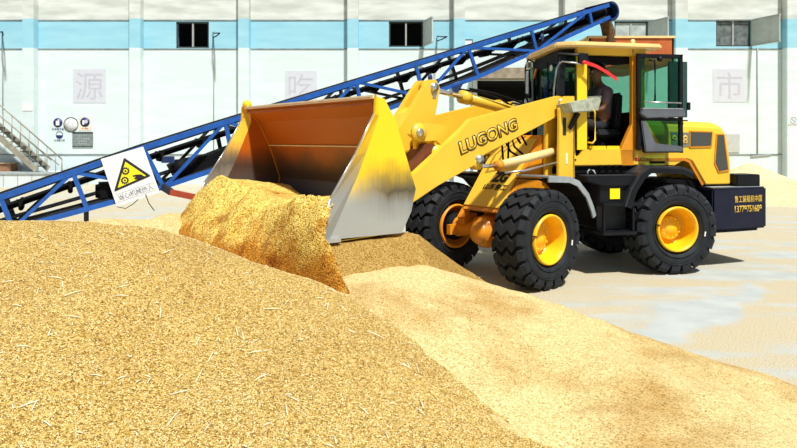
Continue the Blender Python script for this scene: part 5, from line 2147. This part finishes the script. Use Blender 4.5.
# outlined strip with six characters
a0, a1, b0, b1 = 0.06, 0.94, 0.76, 0.92
t = MB()
cs = [sgp(a0, b0), sgp(a1, b0), sgp(a1, b1), sgp(a0, b1)]
for i in range(4):
    p, q = cs[i], cs[(i + 1) % 4]
    t.bar((p.x, -0.067, p.y), (q.x, -0.067, q.y), 0.004, 0.006, PLAQI, (0, 1, 0))
for k in range(1, 6):
    p, q = sgp(a0 + (a1 - a0) * k / 6, b0), sgp(a0 + (a1 - a0) * k / 6, b1)
    t.bar((p.x, -0.067, p.y), (q.x, -0.067, q.y), 0.004, 0.004, PLAQI, (0, 1, 0))
t.build('caption_frame', sg)
c = sgp(0.5, 0.84)
lettering('caption', '当心机械伤人', mat('caption_grey', (0.22, 0.24, 0.30), 0.6), (c.x, -0.066, c.y), (rt.x, 0, rt.y), (up2.x, 0, up2.y), 0.085, sg, wscale=0.95, thick=0.004, offset=0.0)
# dangling cables under the sign
t = MB()
p0, p1 = sgp(0.0, 1.0), sgp(0.5, 1.0)
t.tube([(p0.x, -0.07, p0.y + 0.0), (p0.x + 0.12, -0.09, p0.y - 0.03), (p0.x + 0.22, -0.09, p0.y + 0.03), (p0.x + 0.30, -0.08, p0.y + 0.10)], 0.006, BLKM, 6)
t.tube([(p1.x + 0.1, -0.07, p1.y + 0.07), (p1.x + 0.14, -0.10, p1.y - 0.06), (p1.x + 0.22, -0.12, p1.y - 0.18)], 0.007, BLKM, 6)
t.build('loose_cable', sg)

# ------------------------------------------------------------------ receiving hopper and falling grain
hp = thing('grain_hopper', 'rust-orange receiving hopper under the conveyor head behind the loader cab', 'hopper', (5.5, 15.6, 0))
t = MB()
x0, x1, y0, y1, z0, z1 = -1.05, 0.93, -0.65, 1.2, 3.42, 4.04
for (a, b) in (((x0, y0), (x1, y0)), ((x1, y0), (x1, y1)), ((x1, y1), (x0, y1)), ((x0, y1), (x0, y0))):
    d = Vector((b[0] - a[0], b[1] - a[1], 0)).normalized()
    n_ = Vector((-d.y, d.x, 0)) * 0.04
    ins = Vector((-d.y, d.x, 0)) * 0.22
    vs = [(a[0], a[1], z1), (b[0], b[1], z1), (b[0], b[1], z0), (a[0], a[1], z0)]
    vs2 = [(p[0] + n_.x, p[1] + n_.y, p[2]) for p in vs]
    t.add(vs + vs2, [(0, 1, 2, 3), (7, 6, 5, 4), (0, 4, 5, 1), (1, 5, 6, 2), (2, 6, 7, 3), (3, 7, 4, 0)], RUST)
t.build('hopper_box', hp)
t = MB()
for a, b in (((x0 - 0.03, y0 - 0.03), (x1 + 0.03, y0 + 0.05)), ((x0 - 0.03, y1 - 0.05), (x1 + 0.03, y1 + 0.03)), ((x0 - 0.03, y0), (x0 + 0.05, y1)), ((x1 - 0.05, y0), (x1 + 0.03, y1))):
    t.box((a[0], a[1], z1), (b[0], b[1], z1 + 0.05), CREAM)
t.build('rim_rail', hp)
t = MB()
t.add([(x0, y0, z1 + 0.01), (x0 - 0.30, y0 + 0.1, z1 - 0.24), (x0 - 0.30, y1 - 0.1, z1 - 0.24), (x0, y1, z1 + 0.01), (x0, y0 + 0.02, z1 - 0.6), (x0, y1 - 0.02, z1 - 0.6)],
      [(0, 1, 2, 3), (1, 4, 5, 2), (0, 4, 1), (3, 2, 5)], CREAM)
t.build('side_lip', hp)
t = MB()
vs = [(x0 + .04, y0 + .04, z0), (x1 - .04, y0 + .04, z0), (x1 - .04, y1 - .04, z0), (x0 + .04, y1 - .04, z0), (-0.25, 0.1, 3.25), (0.15, 0.1, 3.25), (0.15, 0.5, 3.25), (-0.25, 0.5, 3.25)]
t.add(vs, [(0, 1, 5, 4), (1, 2, 6, 5), (2, 3, 7, 6), (3, 0, 4, 7), (4, 5, 6, 7)], RUST)
t.build('funnel', hp)
for (a, b) in ((x0 + 0.05, y0 + 0.05), (x1 - 0.05, y0 + 0.05), (x1 - 0.05, y1 - 0.05), (x0 + 0.05, y1 - 0.05)):
    MB().bar((a, b, 0), (a, b, z0 + 0.1), 0.09, 0.09, BLKM).build('leg', hp)
MB().box((x0, y0, 1.2), (x1, y0 + 0.06, 1.28), BLKM).box((x0, y1 - 0.06, 1.2), (x1, y1, 1.28), BLKM).build('cross_bar', hp)

fs_ = MB()
pts = []
for k in range(9):
    q = k / 8
    pts.append((0.0 + 0.28 * math.sin(q * 1.3) , 0, -0.75 * q * q - 0.05 * q))
fs_.tube(pts, [0.12, 0.13, 0.14, 0.14, 0.145, 0.15, 0.15, 0.15, 0.16], FALLG, 12)
o = fs_.build('falling_grain')
hw_ = M_C @ Vector((11.92, 0.4, 4.50))
o.location = hw_
o.rotation_euler = (0, 0, CA)
tag(o, 'dark stream of grain falling from the conveyor head into the orange hopper', 'grain stream', kind='stuff')
